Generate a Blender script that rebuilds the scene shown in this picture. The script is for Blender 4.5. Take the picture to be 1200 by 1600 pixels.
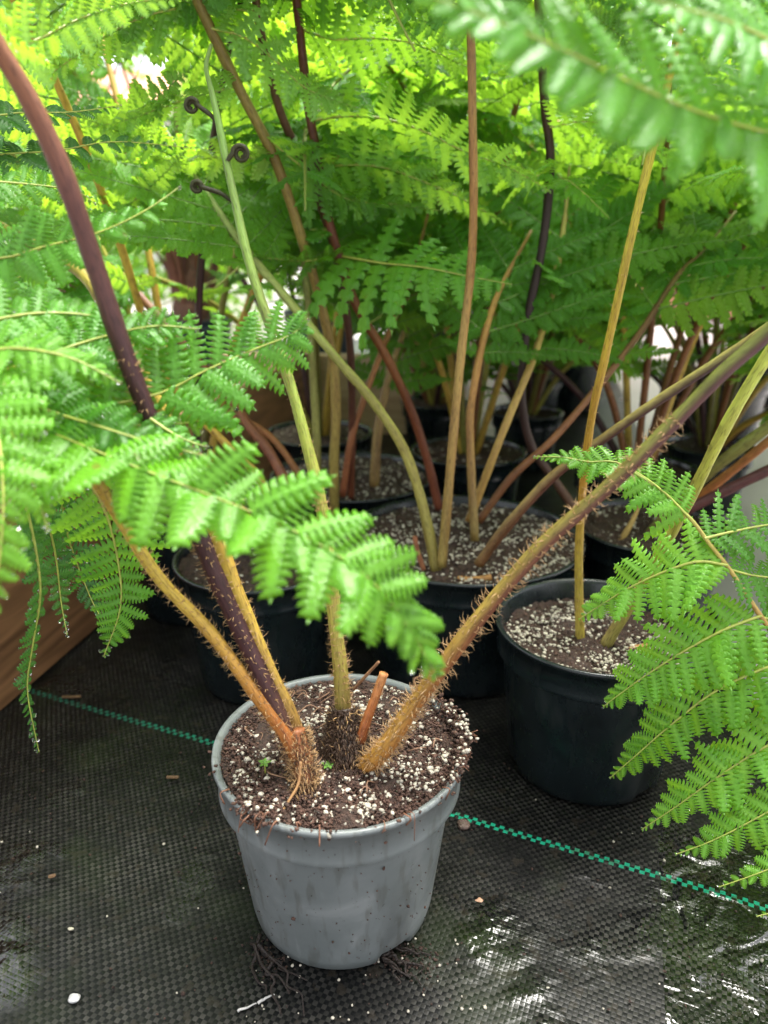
import bpy, bmesh, math, random
import numpy as np
from mathutils import Vector, Matrix
random.seed(7); RNG = np.random.default_rng(7)
scene = bpy.context.scene
for o in list(bpy.data.objects): bpy.data.objects.remove(o)

# ------------------------------------------------------------------ camera
PITCH = math.radians(20.5); F = 1209.0; CAMZ = 0.525
cd = bpy.data.cameras.new('camera'); cam = bpy.data.objects.new('camera', cd)
scene.collection.objects.link(cam); scene.camera = cam
cam.location = (0, 0, CAMZ); cam.rotation_euler = (math.pi/2-PITCH, 0, 0)
cd.sensor_fit = 'VERTICAL'; cd.sensor_height = 34.61; cd.lens = 26.15
cd.clip_start = 0.02; cd.clip_end = 500
cd.dof.use_dof = True; cd.dof.focus_distance = 0.60; cd.dof.aperture_fstop = 4.8
scene.render.resolution_x = 768; scene.render.resolution_y = 1024
# ------------------------------------------------------------------ sky, sun, exposure
SUN_EL, SUN_ROT = math.radians(72), math.radians(40)
world = bpy.data.worlds.new('World'); scene.world = world; world.use_nodes = True
wt = world.node_tree; bg = wt.nodes['Background']
sky = wt.nodes.new('ShaderNodeTexSky'); sky.sky_type = 'NISHITA'; sky.sun_disc = False
sky.sun_elevation = SUN_EL; sky.sun_rotation = SUN_ROT; sky.air_density = 1.0; sky.dust_density = 4.0; sky.ozone_density = 1.0
hs = wt.nodes.new('ShaderNodeHueSaturation'); hs.inputs['Saturation'].default_value = 0.22
wt.links.new(sky.outputs[0], hs.inputs['Color']); wt.links.new(hs.outputs[0], bg.inputs['Color'])
bg.inputs['Strength'].default_value = 0.15
sl = bpy.data.lights.new('sun', 'SUN'); sl.energy = 2.9; sl.angle = math.radians(32); sl.color = (1, .96, .9)
so = bpy.data.objects.new('sun', sl); scene.collection.objects.link(so)
sdir = Vector((math.sin(SUN_ROT)*math.cos(SUN_EL), math.cos(SUN_ROT)*math.cos(SUN_EL), math.sin(SUN_EL)))
so.rotation_euler = sdir.to_track_quat('Z', 'Y').to_euler()
scene.view_settings.view_transform = 'Standard'; scene.view_settings.look = 'None'
scene.view_settings.gamma = 1; scene.view_settings.exposure = 1.92
scene.cycles.max_bounces = 7; scene.cycles.diffuse_bounces = 3; scene.cycles.glossy_bounces = 3; scene.cycles.transmission_bounces = 4

# ------------------------------------------------------------------ helpers
FW = np.array([0, math.cos(PITCH), -math.sin(PITCH)]); UPV = np.array([0, math.sin(PITCH), math.cos(PITCH)])
def at(u, v, Y):
    """photo coordinates plus distance along the ground -> place in the scene (metres)"""
    d = FW + (u-600)/F*np.array([1., 0, 0]) - (v-800)/F*UPV
    return np.array([0, 0, CAMZ]) + d*(Y/d[1])
def dep(p): return float((np.asarray(p)-np.array([0, 0, CAMZ])) @ FW)
def nrm(a):
    a = np.asarray(a, float); return a/(np.linalg.norm(a, axis=-1, keepdims=True)+1e-12)
def spline(P, n):
    P = np.asarray(P, float)
    if len(P) == 2: P = np.array([P[0], P.mean(0), P[1]])
    d = np.r_[0, np.cumsum(np.linalg.norm(np.diff(P, axis=0), axis=1))]; d /= d[-1]
    Q = np.vstack([2*P[0]-P[1], P, 2*P[-1]-P[-2]]); k = len(P)-1
    out = []
    for t in np.linspace(0, 1, n):
        i = min(max(int(np.searchsorted(d, t, side='right'))-1, 0), k-1)
        f = (t-d[i])/(d[i+1]-d[i]); a, b, c, e = Q[i:i+4]
        out.append(.5*((2*b)+(c-a)*f+(2*a-5*b+4*c-e)*f*f+(3*b-a-3*c+e)*f**3))
    return np.array(out)
def frames(C, hint):
    T = nrm(np.gradient(C, axis=0)); h = np.asarray(hint, float)
    if h.ndim == 1: h = np.tile(h, (len(C), 1))
    N = nrm(h - (h*T).sum(1, keepdims=True)*T); S = np.cross(T, N)
    return T, S, N
def mesh_from(name, V, faces, mats, midx=None, smooth=True, uv=None, col=None):
    me = bpy.data.meshes.new(name)
    me.from_pydata(np.asarray(V).tolist(), [], faces if isinstance(faces, list) else faces.tolist())
    for m in (mats if isinstance(mats, (list, tuple)) else [mats]): me.materials.append(m)
    if midx is not None: me.polygons.foreach_set('material_index', np.asarray(midx, np.int32))
    if smooth: me.polygons.foreach_set('use_smooth', np.ones(len(me.polygons), bool))
    if uv is not None or col is not None:
        li = np.empty(len(me.loops), np.int32); me.loops.foreach_get('vertex_index', li)
    if uv is not None:
        l = me.uv_layers.new(name='UVMap'); l.data.foreach_set('uv', np.asarray(uv, np.float32)[li].ravel())
    if col is not None:
        a = me.color_attributes.new('Col', 'FLOAT_COLOR', 'POINT')
        c = np.asarray(col, np.float32)
        if c.shape[1] == 3: c = np.c_[c, np.ones(len(c))]
        a.data.foreach_set('color', c.ravel().astype(np.float32))
    me.update(); return me
def obj(name, me, parent=None, label=None, cat=None, group=None, kind=None, loc=None):
    o = bpy.data.objects.new(name, me); scene.collection.objects.link(o)
    if parent is not None: o.parent = parent
    if loc is not None: o.location = tuple(loc)
    if label: o['label'] = label
    if cat: o['category'] = cat
    if group: o['group'] = group
    if kind: o['kind'] = kind
    return o
def tube(C, R, sides=8, cap=True):
    C = np.asarray(C); n = len(C); R = np.broadcast_to(R, n)
    hint = np.array([0.13, -0.9, .31]) if abs(nrm(C[-1]-C[0])[2]) > .8 else np.array([.1, .05, 1])
    T, S, N = frames(C, hint)
    a = np.arange(sides)/sides*2*math.pi
    V = C[:, None]+R[:, None, None]*(np.cos(a)[None, :, None]*S[:, None]+np.sin(a)[None, :, None]*N[:, None])
    V = V.reshape(-1, 3); f = []
    for i in range(n-1):
        for j in range(sides):
            k = (j+1) % sides; f.append((i*sides+j, i*sides+k, (i+1)*sides+k, (i+1)*sides+j))
    if cap: f.append(tuple(range(sides))[::-1]); f.append(tuple((n-1)*sides+j for j in range(sides)))
    return V, f
def lathe(prof, seg=72):
    V = []; f = []
    for (r, z) in prof:
        for j in range(seg):
            a = 2*math.pi*j/seg; V.append((r*math.cos(a), r*math.sin(a), z))
    for i in range(len(prof)-1):
        for j in range(seg):
            k = (j+1) % seg; f.append((i*seg+j, i*seg+k, (i+1)*seg+k, (i+1)*seg+j))
    return np.array(V), f
class Bag:                                    # collects shapes of ONE object
    def __init__(s): s.V = []; s.f = []; s.n = 0; s.c = []
    def add(s, V, f, col=None):
        V = np.asarray(V); s.V.append(V); s.f += [tuple(i+s.n for i in q) for q in f]; s.n += len(V)
        if col is not None: s.c.append(np.tile(np.asarray(col, float)[:3], (len(V), 1)))
    def mesh(s, name, m, smooth=True): return mesh_from(name, np.vstack(s.V), s.f, m, smooth=smooth, col=np.vstack(s.c) if s.c else None)

# ------------------------------------------------------------------ materials
def mat(name):
    m = bpy.data.materials.new(name); m.use_nodes = True; nt = m.node_tree
    return m, nt, nt.nodes['Principled BSDF'], nt.nodes.new, nt.links.new
def setb(b, **k):
    for n, v in k.items(): b.inputs[n.replace('_', ' ')].default_value = v
def ramp(new, pts):
    r = new('ShaderNodeValToRGB'); e = r.color_ramp.elements
    while len(e) < len(pts): e.new(.5)
    for i, (p, c) in enumerate(pts): e[i].position = p; e[i].color = (*c, 1) if len(c) == 3 else c
    return r
def simple(name, col, rough=.5, var=.25, scale=60, bump=.1, bscale=None, spec=.5):
    m, nt, b, new, ln = mat(name)
    tc = new('ShaderNodeTexCoord'); nz = new('ShaderNodeTexNoise'); nz.inputs['Scale'].default_value = scale; nz.inputs['Detail'].default_value = 6
    ln(tc.outputs['Object'], nz.inputs['Vector'])
    r = ramp(new, [(.3, [c*(1-var) for c in col]), (.7, [min(1, c*(1+var)) for c in col])])
    ln(nz.outputs[0], r.inputs[0]); ln(r.outputs[0], b.inputs['Base Color'])
    n2 = new('ShaderNodeTexNoise'); n2.inputs['Scale'].default_value = bscale or scale*4; n2.inputs['Detail'].default_value = 4
    ln(tc.outputs['Object'], n2.inputs['Vector'])
    bp = new('ShaderNodeBump'); bp.inputs['Strength'].default_value = bump; bp.inputs['Distance'].default_value = .004
    ln(n2.outputs[0], bp.inputs['Height']); ln(bp.outputs[0], b.inputs['Normal'])
    setb(b, Roughness=rough); b.inputs['Specular IOR Level'].default_value = spec
    return m

def leaf_mat(name, dark, light, trans, rough=.36, tw=.42):
    m, nt, b, new, ln = mat(name)
    uv = new('ShaderNodeUVMap'); sp = new('ShaderNodeSeparateXYZ'); ln(uv.outputs[0], sp.inputs[0])
    tc = new('ShaderNodeTexCoord'); oi = new('ShaderNodeObjectInfo')
    nz = new('ShaderNodeTexNoise'); nz.inputs['Scale'].default_value = 45; nz.inputs['Detail'].default_value = 5
    ln(tc.outputs['Object'], nz.inputs['Vector'])
    ad = new('ShaderNodeMath'); ad.operation = 'ADD'; ln(nz.outputs[0], ad.inputs[0])
    rm = new('ShaderNodeMapRange'); rm.inputs[3].default_value = -.28; rm.inputs[4].default_value = .28
    ln(oi.outputs['Random'], rm.inputs[0]); ln(rm.outputs[0], ad.inputs[1])
    r = ramp(new, [(.18, dark), (.82, light)]); ln(ad.outputs[0], r.inputs[0])
    # pale midrib of every leaflet
    ab = new('ShaderNodeMath'); ab.operation = 'ABSOLUTE'; ln(sp.outputs[1], ab.inputs[0])
    vr = new('ShaderNodeMapRange'); vr.inputs[1].default_value = .03; vr.inputs[2].default_value = .15; vr.inputs[3].default_value = .14; vr.inputs[4].default_value = 0
    ln(ab.outputs[0], vr.inputs[0])
    mx = new('ShaderNodeMix'); mx.data_type = 'RGBA'; ln(vr.outputs[0], mx.inputs[0]); ln(r.outputs[0], mx.inputs[6])
    mx.inputs[7].default_value = (*[min(1, c*1.5+.02) for c in light], 1)
    yl = new('ShaderNodeMapRange'); yl.inputs[1].default_value = .90; yl.inputs[2].default_value = 1.0; yl.inputs[4].default_value = .55; ln(oi.outputs['Random'], yl.inputs[0])
    my = new('ShaderNodeMix'); my.data_type = 'RGBA'; ln(yl.outputs[0], my.inputs[0]); ln(mx.outputs[2], my.inputs[6]); my.inputs[7].default_value = (.26, .34, .03, 1)
    ns = new('ShaderNodeTexNoise'); ns.inputs['Scale'].default_value = 95; ns.inputs['Detail'].default_value = 3; ln(tc.outputs['Object'], ns.inputs['Vector'])
    nr = new('ShaderNodeMapRange'); nr.inputs[1].default_value = .70; nr.inputs[2].default_value = .76; nr.inputs[4].default_value = .7; ln(ns.outputs[0], nr.inputs[0])
    mx = new('ShaderNodeMix'); mx.data_type = 'RGBA'; ln(nr.outputs[0], mx.inputs[0]); ln(my.outputs[2], mx.inputs[6]); mx.inputs[7].default_value = (.16, .11, .03, 1)
    # paler underside
    ge = new('ShaderNodeNewGeometry'); mb = new('ShaderNodeMix'); mb.data_type = 'RGBA'
    ln(ge.outputs['Backfacing'], mb.inputs[0]); ln(mx.outputs[2], mb.inputs[6])
    hv = new('ShaderNodeHueSaturation'); hv.inputs['Saturation'].default_value = .85; hv.inputs['Value'].default_value = 1.25
    ln(mx.outputs[2], hv.inputs['Color']); ln(hv.outputs[0], mb.inputs[7])
    ln(mb.outputs[2], b.inputs['Base Color'])
    n2 = new('ShaderNodeTexNoise'); n2.inputs['Scale'].default_value = 420; n2.inputs['Detail'].default_value = 3
    ln(tc.outputs['Object'], n2.inputs['Vector'])
    bp = new('ShaderNodeBump'); bp.inputs['Strength'].default_value = .6; bp.inputs['Distance'].default_value = .002
    ln(n2.outputs[0], bp.inputs['Height']); ln(bp.outputs[0], b.inputs['Normal'])
    # wet and dry patches
    n3 = new('ShaderNodeTexNoise'); n3.inputs['Scale'].default_value = 70; n3.inputs['Detail'].default_value = 3; ln(tc.outputs['Object'], n3.inputs['Vector'])
    rr = new('ShaderNodeMapRange'); rr.inputs[1].default_value = .4; rr.inputs[2].default_value = .62; rr.inputs[3].default_value = rough*.5; rr.inputs[4].default_value = rough*1.3
    ln(n3.outputs[0], rr.inputs[0]); ln(rr.outputs[0], b.inputs['Roughness'])
    b.inputs['Specular IOR Level'].default_value = .42
    tr = new('ShaderNodeBsdfTranslucent'); hm = new('ShaderNodeMix'); hm.data_type = 'RGBA'; hm.blend_type = 'MULTIPLY'; hm.inputs[0].default_value = .35
    hm.inputs[6].default_value = (*trans, 1); ln(r.outputs[0], hm.inputs[7]); tr.inputs['Color'].default_value = (*trans, 1)
    ms = new('ShaderNodeMixShader'); ms.inputs[0].default_value = tw
    out = nt.nodes['Material Output']; ln(b.outputs[0], ms.inputs[1]); ln(tr.outputs[0], ms.inputs[2]); ln(ms.outputs[0], out.inputs['Surface'])
    return m
LEAF = leaf_mat('leaf_green', (.040, .155, .012), (.105, .34, .032), (.36, .64, .035), tw=.45)
LEAFY = leaf_mat('leaf_young', (.09, .27, .014), (.17, .44, .040), (.44, .72, .035), tw=.42)
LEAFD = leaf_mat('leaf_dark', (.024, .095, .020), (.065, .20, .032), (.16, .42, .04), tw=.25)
def stem_mat():
    m, nt, b, new, ln = mat('stem_skin')
    a = new('ShaderNodeAttribute'); a.attribute_name = 'Col'
    tc = new('ShaderNodeUVMap'); mp = new('ShaderNodeMapping'); mp.inputs['Scale'].default_value = (1, .22, 1); ln(tc.outputs[0], mp.inputs[0])
    nz = new('ShaderNodeTexNoise'); nz.inputs['Scale'].default_value = 520; nz.inputs['Detail'].default_value = 4; ln(mp.outputs[0], nz.inputs[0])
    r = ramp(new, [(.33, (.42, .34, .28)), (.46, (.95, .93, .9)), (.72, (1.3, 1.25, 1.1))]); ln(nz.outputs[0], r.inputs[0])
    nb = new('ShaderNodeTexNoise'); nb.inputs['Scale'].default_value = 60; nb.inputs['Detail'].default_value = 4; ln(mp.outputs[0], nb.inputs[0])
    rb = ramp(new, [(.35, (.72, .60, .52)), (.6, (1.2, 1.18, 1.05))]); ln(nb.outputs[0], rb.inputs[0])
    m0 = new('ShaderNodeMix'); m0.data_type = 'RGBA'; m0.blend_type = 'MULTIPLY'; m0.inputs[0].default_value = .8; ln(a.outputs['Color'], m0.inputs[6]); ln(rb.outputs[0], m0.inputs[7])
    mx = new('ShaderNodeMix'); mx.data_type = 'RGBA'; mx.blend_type = 'MULTIPLY'; mx.inputs[0].default_value = .75
    ln(m0.outputs[2], mx.inputs[6]); ln(r.outputs[0], mx.inputs[7]); ln(mx.outputs[2], b.inputs['Base Color'])
    bp = new('ShaderNodeBump'); bp.inputs['Strength'].default_value = .3; bp.inputs['Distance'].default_value = .0015; ln(nz.outputs[0], bp.inputs['Height']); ln(bp.outputs[0], b.inputs['Normal'])
    setb(b, Roughness=.5); b.inputs['Specular IOR Level'].default_value = .35; return m
STEM = stem_mat()
HAIR = simple('hair', (.38, .23, .10), .45, .35, 400, 0)
FUR = simple('fur', (.055, .028, .014), .6, .4, 300, 0)
COSTA = simple('costa', (.30, .34, .06), .45, .2, 200, .05)
COSTAG = simple('costa_green', (.13, .24, .04), .45, .25, 200, .05)
SOIL = simple('soil', (.052, .027, .018), .75, .6, 260, 1.0, 700)
PERL = simple('perlite', (.44, .40, .32), .75, .45, 130, .3, 900)
CRUMB = simple('crumb', (.075, .036, .023), .7, .6, 200, .5, 900)

def grey_pot():
    m, nt, b, new, ln = mat('grey_plastic')
    tc = new('ShaderNodeTexCoord')
    n1 = new('ShaderNodeTexNoise'); n1.inputs['Scale'].default_value = 22; n1.inputs['Detail'].default_value = 5; n1.inputs['Distortion'].default_value = .6; ln(tc.outputs['Object'], n1.inputs[0])
    r1 = ramp(new, [(.42, (.142, .158, .155)), (.58, (.170, .186, .183)), (.74, (.25, .265, .26))]); ln(n1.outputs[0], r1.inputs[0])
    n2 = new('ShaderNodeTexNoise'); n2.inputs['Scale'].default_value = 230; n2.inputs['Detail'].default_value = 2; ln(tc.outputs['Object'], n2.inputs[0])
    r2 = ramp(new, [(.25, (.22, .16, .12)), (.275, (1, 1, 1))]); ln(n2.outputs[0], r2.inputs[0])
    mx = new('ShaderNodeMix'); mx.data_type = 'RGBA'; mx.blend_type = 'MULTIPLY'; mx.inputs[0].default_value = .8
    ln(r1.outputs[0], mx.inputs[6]); ln(r2.outputs[0], mx.inputs[7]); ln(mx.outputs[2], b.inputs['Base Color'])
    ms = new('ShaderNodeMapping'); ms.inputs['Scale'].default_value = (1, 1, .16); ln(tc.outputs['Object'], ms.inputs[0])
    n4 = new('ShaderNodeTexNoise'); n4.inputs['Scale'].default_value = 120; n4.inputs['Detail'].default_value = 6; ln(ms.outputs[0], n4.inputs[0])
    r4 = ramp(new, [(.36, (.62, .58, .52)), (.46, (1, 1, 1)), (.66, (1, 1, 1)), (.74, (1.35, 1.35, 1.33))]); ln(n4.outputs[0], r4.inputs[0])
    m4_ = new('ShaderNodeMix'); m4_.data_type = 'RGBA'; m4_.blend_type = 'MULTIPLY'; m4_.inputs[0].default_value = .55; ln(mx.outputs[2], m4_.inputs[6]); ln(r4.outputs[0], m4_.inputs[7]); ln(m4_.outputs[2], b.inputs['Base Color'])
    n3 = new('ShaderNodeTexNoise'); n3.inputs['Scale'].default_value = 90; n3.inputs['Detail'].default_value = 5; ln(tc.outputs['Object'], n3.inputs[0])
    rr = new('ShaderNodeMapRange'); rr.inputs[1].default_value = .35; rr.inputs[2].default_value = .65; rr.inputs[3].default_value = .34; rr.inputs[4].default_value = .46; ln(n3.outputs[0], rr.inputs[0]); ln(rr.outputs[0], b.inputs['Roughness'])
    return m
GREYP = grey_pot()
def dusty_black():
    m = simple('black_plastic', (.006, .010, .011), .22, .35, 30, .03, 60); nt = m.node_tree; b = nt.nodes['Principled BSDF']; new = nt.nodes.new; ln = nt.links.new
    tc = new('ShaderNodeTexCoord'); mp = new('ShaderNodeMapping'); mp.inputs['Scale'].default_value = (1, 1, .35); ln(tc.outputs['Object'], mp.inputs[0])
    n = new('ShaderNodeTexNoise'); n.inputs['Scale'].default_value = 34; n.inputs['Detail'].default_value = 7; n.inputs['Roughness'].default_value = .65; ln(mp.outputs[0], n.inputs[0])
    r = new('ShaderNodeMapRange'); r.inputs[1].default_value = .52; r.inputs[2].default_value = .75; r.inputs[4].default_value = .5; ln(n.outputs[0], r.inputs[0])
    mx = new('ShaderNodeMix'); mx.data_type = 'RGBA'; ln(r.outputs[0], mx.inputs[0]); old = b.inputs['Base Color'].links[0].from_socket; ln(old, mx.inputs[6]); mx.inputs[7].default_value = (.035, .036, .034, 1); ln(mx.outputs[2], b.inputs['Base Color'])
    r2 = new('ShaderNodeMapRange'); r2.inputs[1].default_value = .4; r2.inputs[2].default_value = .7; r2.inputs[3].default_value = .18; r2.inputs[4].default_value = .45; ln(n.outputs[0], r2.inputs[0]); ln(r2.outputs[0], b.inputs['Roughness']); return m
BLACKP = dusty_black() or simple('black_plastic', (.006, .010, .011), .22, .35, 30, .03, 60)
BLUEP = simple('slate_plastic', (.035, .05, .065), .35, .3, 30, .03)

def _fade(new, ln, M, c, ox0, wn):
    # silt lies over the yarn on the board side
    k = new('ShaderNodeMapRange'); k.inputs[1].default_value = -.08; k.inputs[2].default_value = -.34; k.inputs[3].default_value = 0; k.inputs[4].default_value = 1; ln(ox0.outputs[0], k.inputs[0])
    x = new('ShaderNodeMix'); x.data_type = 'RGBA'; ln(M('MULTIPLY', k.outputs[0], M('ADD', M('MULTIPLY', wn.outputs[0], .8), .4)), x.inputs[0]); ln(c, x.inputs[6]); x.inputs[7].default_value = (.022, .055, .042, 1); return x.outputs[2]
def fabric_mat():
    m, nt, b, new, ln = mat('woven_fabric')
    tc = new('ShaderNodeTexCoord'); mp = new('ShaderNodeMapping'); mp.vector_type = 'POINT'
    mp.inputs['Rotation'].default_value = (0, 0, math.radians(23.1)); ln(tc.outputs['Object'], mp.inputs[0])
    M = lambda op, *v: _m(new, ln, op, v)
    sp = new('ShaderNodeSeparateXYZ'); ln(mp.outputs[0], sp.inputs[0]); X, Y = sp.outputs[0], sp.outputs[1]
    cell = .0036
    # gentle waviness of the tapes
    wn = new('ShaderNodeTexNoise'); wn.inputs['Scale'].default_value = 30; ln(mp.outputs[0], wn.inputs[0])
    Xw = M('ADD', X, M('MULTIPLY', wn.outputs[0], .002)); Yw = M('ADD', Y, M('MULTIPLY', wn.outputs[0], -.002))
    cx = M('DIVIDE', Xw, cell); cy = M('DIVIDE', Yw, cell)
    fx = M('FRACT', cx); fy = M('FRACT', cy)
    par = M('MODULO', M('ABSOLUTE', M('ADD', M('FLOOR', cx), M('FLOOR', cy))), 2.0)
    ex = M('MULTIPLY', M('SUBTRACT', fx, .5), 2.0); ey = M('MULTIPLY', M('SUBTRACT', fy, .5), 2.0)
    hx = M('SUBTRACT', 1.0, M('POWER', M('ABSOLUTE', ex), 2.5)); hy = M('SUBTRACT', 1.0, M('POWER', M('ABSOLUTE', ey), 2.5))
    hgt = M('MULTIPLY', hx, hy)
    # warp cells are a touch browner, weft cells black
    rnd = new('ShaderNodeTexWhiteNoise'); cb = new('ShaderNodeCombineXYZ'); ln(M('FLOOR', cx), cb.inputs[0]); ln(M('FLOOR', cy), cb.inputs[1]); ln(cb.outputs[0], rnd.inputs[0])
    dn = new('ShaderNodeTexNoise'); dn.inputs['Scale'].default_value = 7; dn.inputs['Detail'].default_value = 7; dn.inputs['Roughness'].default_value = .65; ln(tc.outputs['Object'], dn.inputs[0])
    dr = ramp(new, [(.35, (.0, .0, .0)), (.68, (1, 1, 1))]); ln(dn.outputs[0], dr.inputs[0])
    fac = M('MULTIPLY', par, M('ADD', M('MULTIPLY', rnd.outputs[0], .6), .4))
    c1 = new('ShaderNodeMix'); c1.data_type = 'RGBA'; c1.inputs[6].default_value = (.0025, .0028, .0028, 1); ln(fac, c1.inputs[0])
    c2 = new('ShaderNodeMix'); c2.data_type = 'RGBA'; c2.inputs[6].default_value = (.007, .0068, .0064, 1); c2.inputs[7].default_value = (.056, .053, .046, 1); ln(dr.outputs[0], c2.inputs[0]); ln(c2.outputs[2], c1.inputs[7])
    # mud between tapes
    mud = new('ShaderNodeMix'); mud.data_type = 'RGBA'; ln(c1.outputs[2], mud.inputs[6]); mud.inputs[7].default_value = (.022, .018, .013, 1)
    mn = new('ShaderNodeTexNoise'); mn.inputs['Scale'].default_value = 75; mn.inputs['Detail'].default_value = 5; ln(tc.outputs['Object'], mn.inputs[0])
    ln(M('MULTIPLY', M('GREATER_THAN', mn.outputs[0], .62), .55), mud.inputs[0])
    # algae
    al = new('ShaderNodeMix'); al.data_type = 'RGBA'; ln(mud.outputs[2], al.inputs[6]); al.inputs[7].default_value = (.035, .06, .014, 1)
    an = new('ShaderNodeTexNoise'); an.inputs['Scale'].default_value = 9; an.inputs['Detail'].default_value = 6; mo = new('ShaderNodeMapping'); mo.inputs['Location'].default_value = (3.1, 1.7, 0); ln(tc.outputs['Object'], mo.inputs[0]); ln(mo.outputs[0], an.inputs[0])
    ar = new('ShaderNodeMapRange'); ar.inputs[1].default_value = .56; ar.inputs[2].default_value = .72; ar.inputs[4].default_value = .18; ln(an.outputs[0], ar.inputs[0]); ln(ar.outputs[0], al.inputs[0])
    ox0 = new('ShaderNodeSeparateXYZ'); ln(tc.outputs['Object'], ox0.inputs[0])
    # green tracer yarn: two rows of alternating stitches
    yl = .6 + .0
    row0 = TRACE
    k = M('FLOOR', M('DIVIDE', M('SUBTRACT', Y, row0), .0039)); inrow = M('MULTIPLY', M('GREATER_THAN', k, -1.5), M('LESS_THAN', k, .5))
    px = M('MODULO', M('ABSOLUTE', M('ADD', M('FLOOR', M('DIVIDE', X, .0043)), k)), 2.0)
    tm = M('MULTIPLY', inrow, M('GREATER_THAN', px, .5))
    gn = new('ShaderNodeMix'); gn.data_type = 'RGBA'; ln(al.outputs[2], gn.inputs[6]); gcol = new('ShaderNodeMix'); gcol.data_type = 'RGBA'
    gcol.inputs[6].default_value = (.012, .25, .145, 1); gcol.inputs[7].default_value = (.04, .12, .07, 1); ln(M('MULTIPLY', M('GREATER_THAN', mn.outputs[0], .56), .7), gcol.inputs[0]); ln(_fade(new, ln, M, gcol.outputs[2], ox0, wn), gn.inputs[7]); ln(tm, gn.inputs[0])
    ln(gn.outputs[2], b.inputs['Base Color'])
    # wetness: puddled film
    w1 = new('ShaderNodeTexNoise'); w1.inputs['Scale'].default_value = 5.5; w1.inputs['Detail'].default_value = 5; w1.inputs['Roughness'].default_value = .6; mw = new('ShaderNodeMapping'); mw.inputs['Location'].default_value = (.4, .9, 0); ln(tc.outputs['Object'], mw.inputs[0]); ln(mw.outputs[0], w1.inputs[0])
    ox = new('ShaderNodeSeparateXYZ'); ln(tc.outputs['Object'], ox.inputs[0])
    def blob(x, y, rx, ry):
        d = M('ADD', M('POWER', M('DIVIDE', M('SUBTRACT', ox.outputs[0], x), rx), 2.0), M('POWER', M('DIVIDE', M('SUBTRACT', ox.outputs[1], y), ry), 2.0))
        return M('MAXIMUM', M('SUBTRACT', 1.0, d), 0.0)
    edge = M('GREATER_THAN', M('SUBTRACT', ox.outputs[0], M('MULTIPLY', M('SUBTRACT', ox.outputs[1], .381), .30)), .197)
    bl = M('MULTIPLY', blob(.31, .39, .22, .20), M('ADD', M('MULTIPLY', edge, .8), .2))
    bl = M('ADD', bl, M('MULTIPLY', blob(-.30, .42, .07, .06), .62)); bl = M('ADD', bl, M('MULTIPLY', blob(-.15, .50, .055, .07), .55)); bl = M('ADD', bl, M('MULTIPLY', blob(.09, .46, .04, .04), .30))
    bl = M('ADD', bl, M('MULTIPLY', blob(.14, .35, .08, .04), .25))
    wet = M('ADD', M('MULTIPLY', bl, .46), M('SUBTRACT', w1.outputs[0], .30))
    wr = new('ShaderNodeMapRange'); wr.inputs[1].default_value = .29; wr.inputs[2].default_value = .42; ln(wet, wr.inputs[0])
    ro = new('ShaderNodeMapRange'); ro.inputs[3].default_value = .34; ro.inputs[4].default_value = .09; ln(wr.outputs[0], ro.inputs[0]); ln(ro.outputs[0], b.inputs['Roughness'])
    # relief: weave when damp, rippled film when wet
    rn = new('ShaderNodeTexNoise'); rn.inputs['Scale'].default_value = 36; rn.inputs['Detail'].default_value = 1.5; rn.inputs['Distortion'].default_value = .9; ln(tc.outputs['Object'], rn.inputs[0])
    hh = M('ADD', M('MULTIPLY', M('MULTIPLY', hgt, .00014), M('SUBTRACT', 1.0, M('MULTIPLY', wr.outputs[0], .3))), M('MULTIPLY', M('MULTIPLY', rn.outputs[0], M('ADD', M('MULTIPLY', edge, .0012), .0046)), wr.outputs[0]))
    bn = new('ShaderNodeTexNoise'); bn.inputs['Scale'].default_value = 18; ln(tc.outputs['Object'], bn.inputs[0])
    hh = M('ADD', hh, M('MULTIPLY', bn.outputs[0], .003))
    bp = new('ShaderNodeBump'); bp.inputs['Strength'].default_value = .8; bp.inputs['Distance'].default_value = 1.0; ln(hh, bp.inputs['Height']); ln(bp.outputs[0], b.inputs['Normal'])
    si = new('ShaderNodeMapRange'); si.inputs[3].default_value = .20; si.inputs[4].default_value = .7; ln(wr.outputs[0], si.inputs[0]); ln(si.outputs[0], b.inputs['Specular IOR Level'])
    return m
def _m(new, ln, op, v):
    n = new('ShaderNodeMath'); n.operation = op
    for i, x in enumerate(v):
        if isinstance(x, (int, float)): n.inputs[i].default_value = x
        else: ln(x, n.inputs[i])
    return n.outputs[0]
# tracer line through (-.422,.793) and (.314,.479), in the fabric's own axes
_a = math.radians(23.1); TRACE = -.422*math.sin(_a)+.793*math.cos(_a)
FABRIC = fabric_mat()
CONC = simple('concrete', (.42, .37, .37), .35, .12, 5, .1, 80)
BRICK = simple('brick', (.55, .23, .15), .7, .2, 12, .2)
def wood_mat(name, a, bcol):
    m, nt, b, new, ln = mat(name)
    tc = new('ShaderNodeTexCoord'); mp = new('ShaderNodeMapping'); mp.inputs['Scale'].default_value = (1.2, 14, 14); ln(tc.outputs['Object'], mp.inputs[0])
    nz = new('ShaderNodeTexNoise'); nz.inputs['Scale'].default_value = 3; nz.inputs['Detail'].default_value = 8; nz.inputs['Distortion'].default_value = 1.2; ln(mp.outputs[0], nz.inputs[0])
    r = ramp(new, [(.3, a), (.7, bcol)]); ln(nz.outputs[0], r.inputs[0]); ln(r.outputs[0], b.inputs['Base Color'])
    bp = new('ShaderNodeBump'); bp.inputs['Strength'].default_value = .25; bp.inputs['Distance'].default_value = .004; ln(nz.outputs[0], bp.inputs['Height']); ln(bp.outputs[0], b.inputs['Normal'])
    setb(b, Roughness=.6); return m
WOOD = wood_mat('wet_timber', (.12, .055, .022), (.33, .16, .07))
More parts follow.
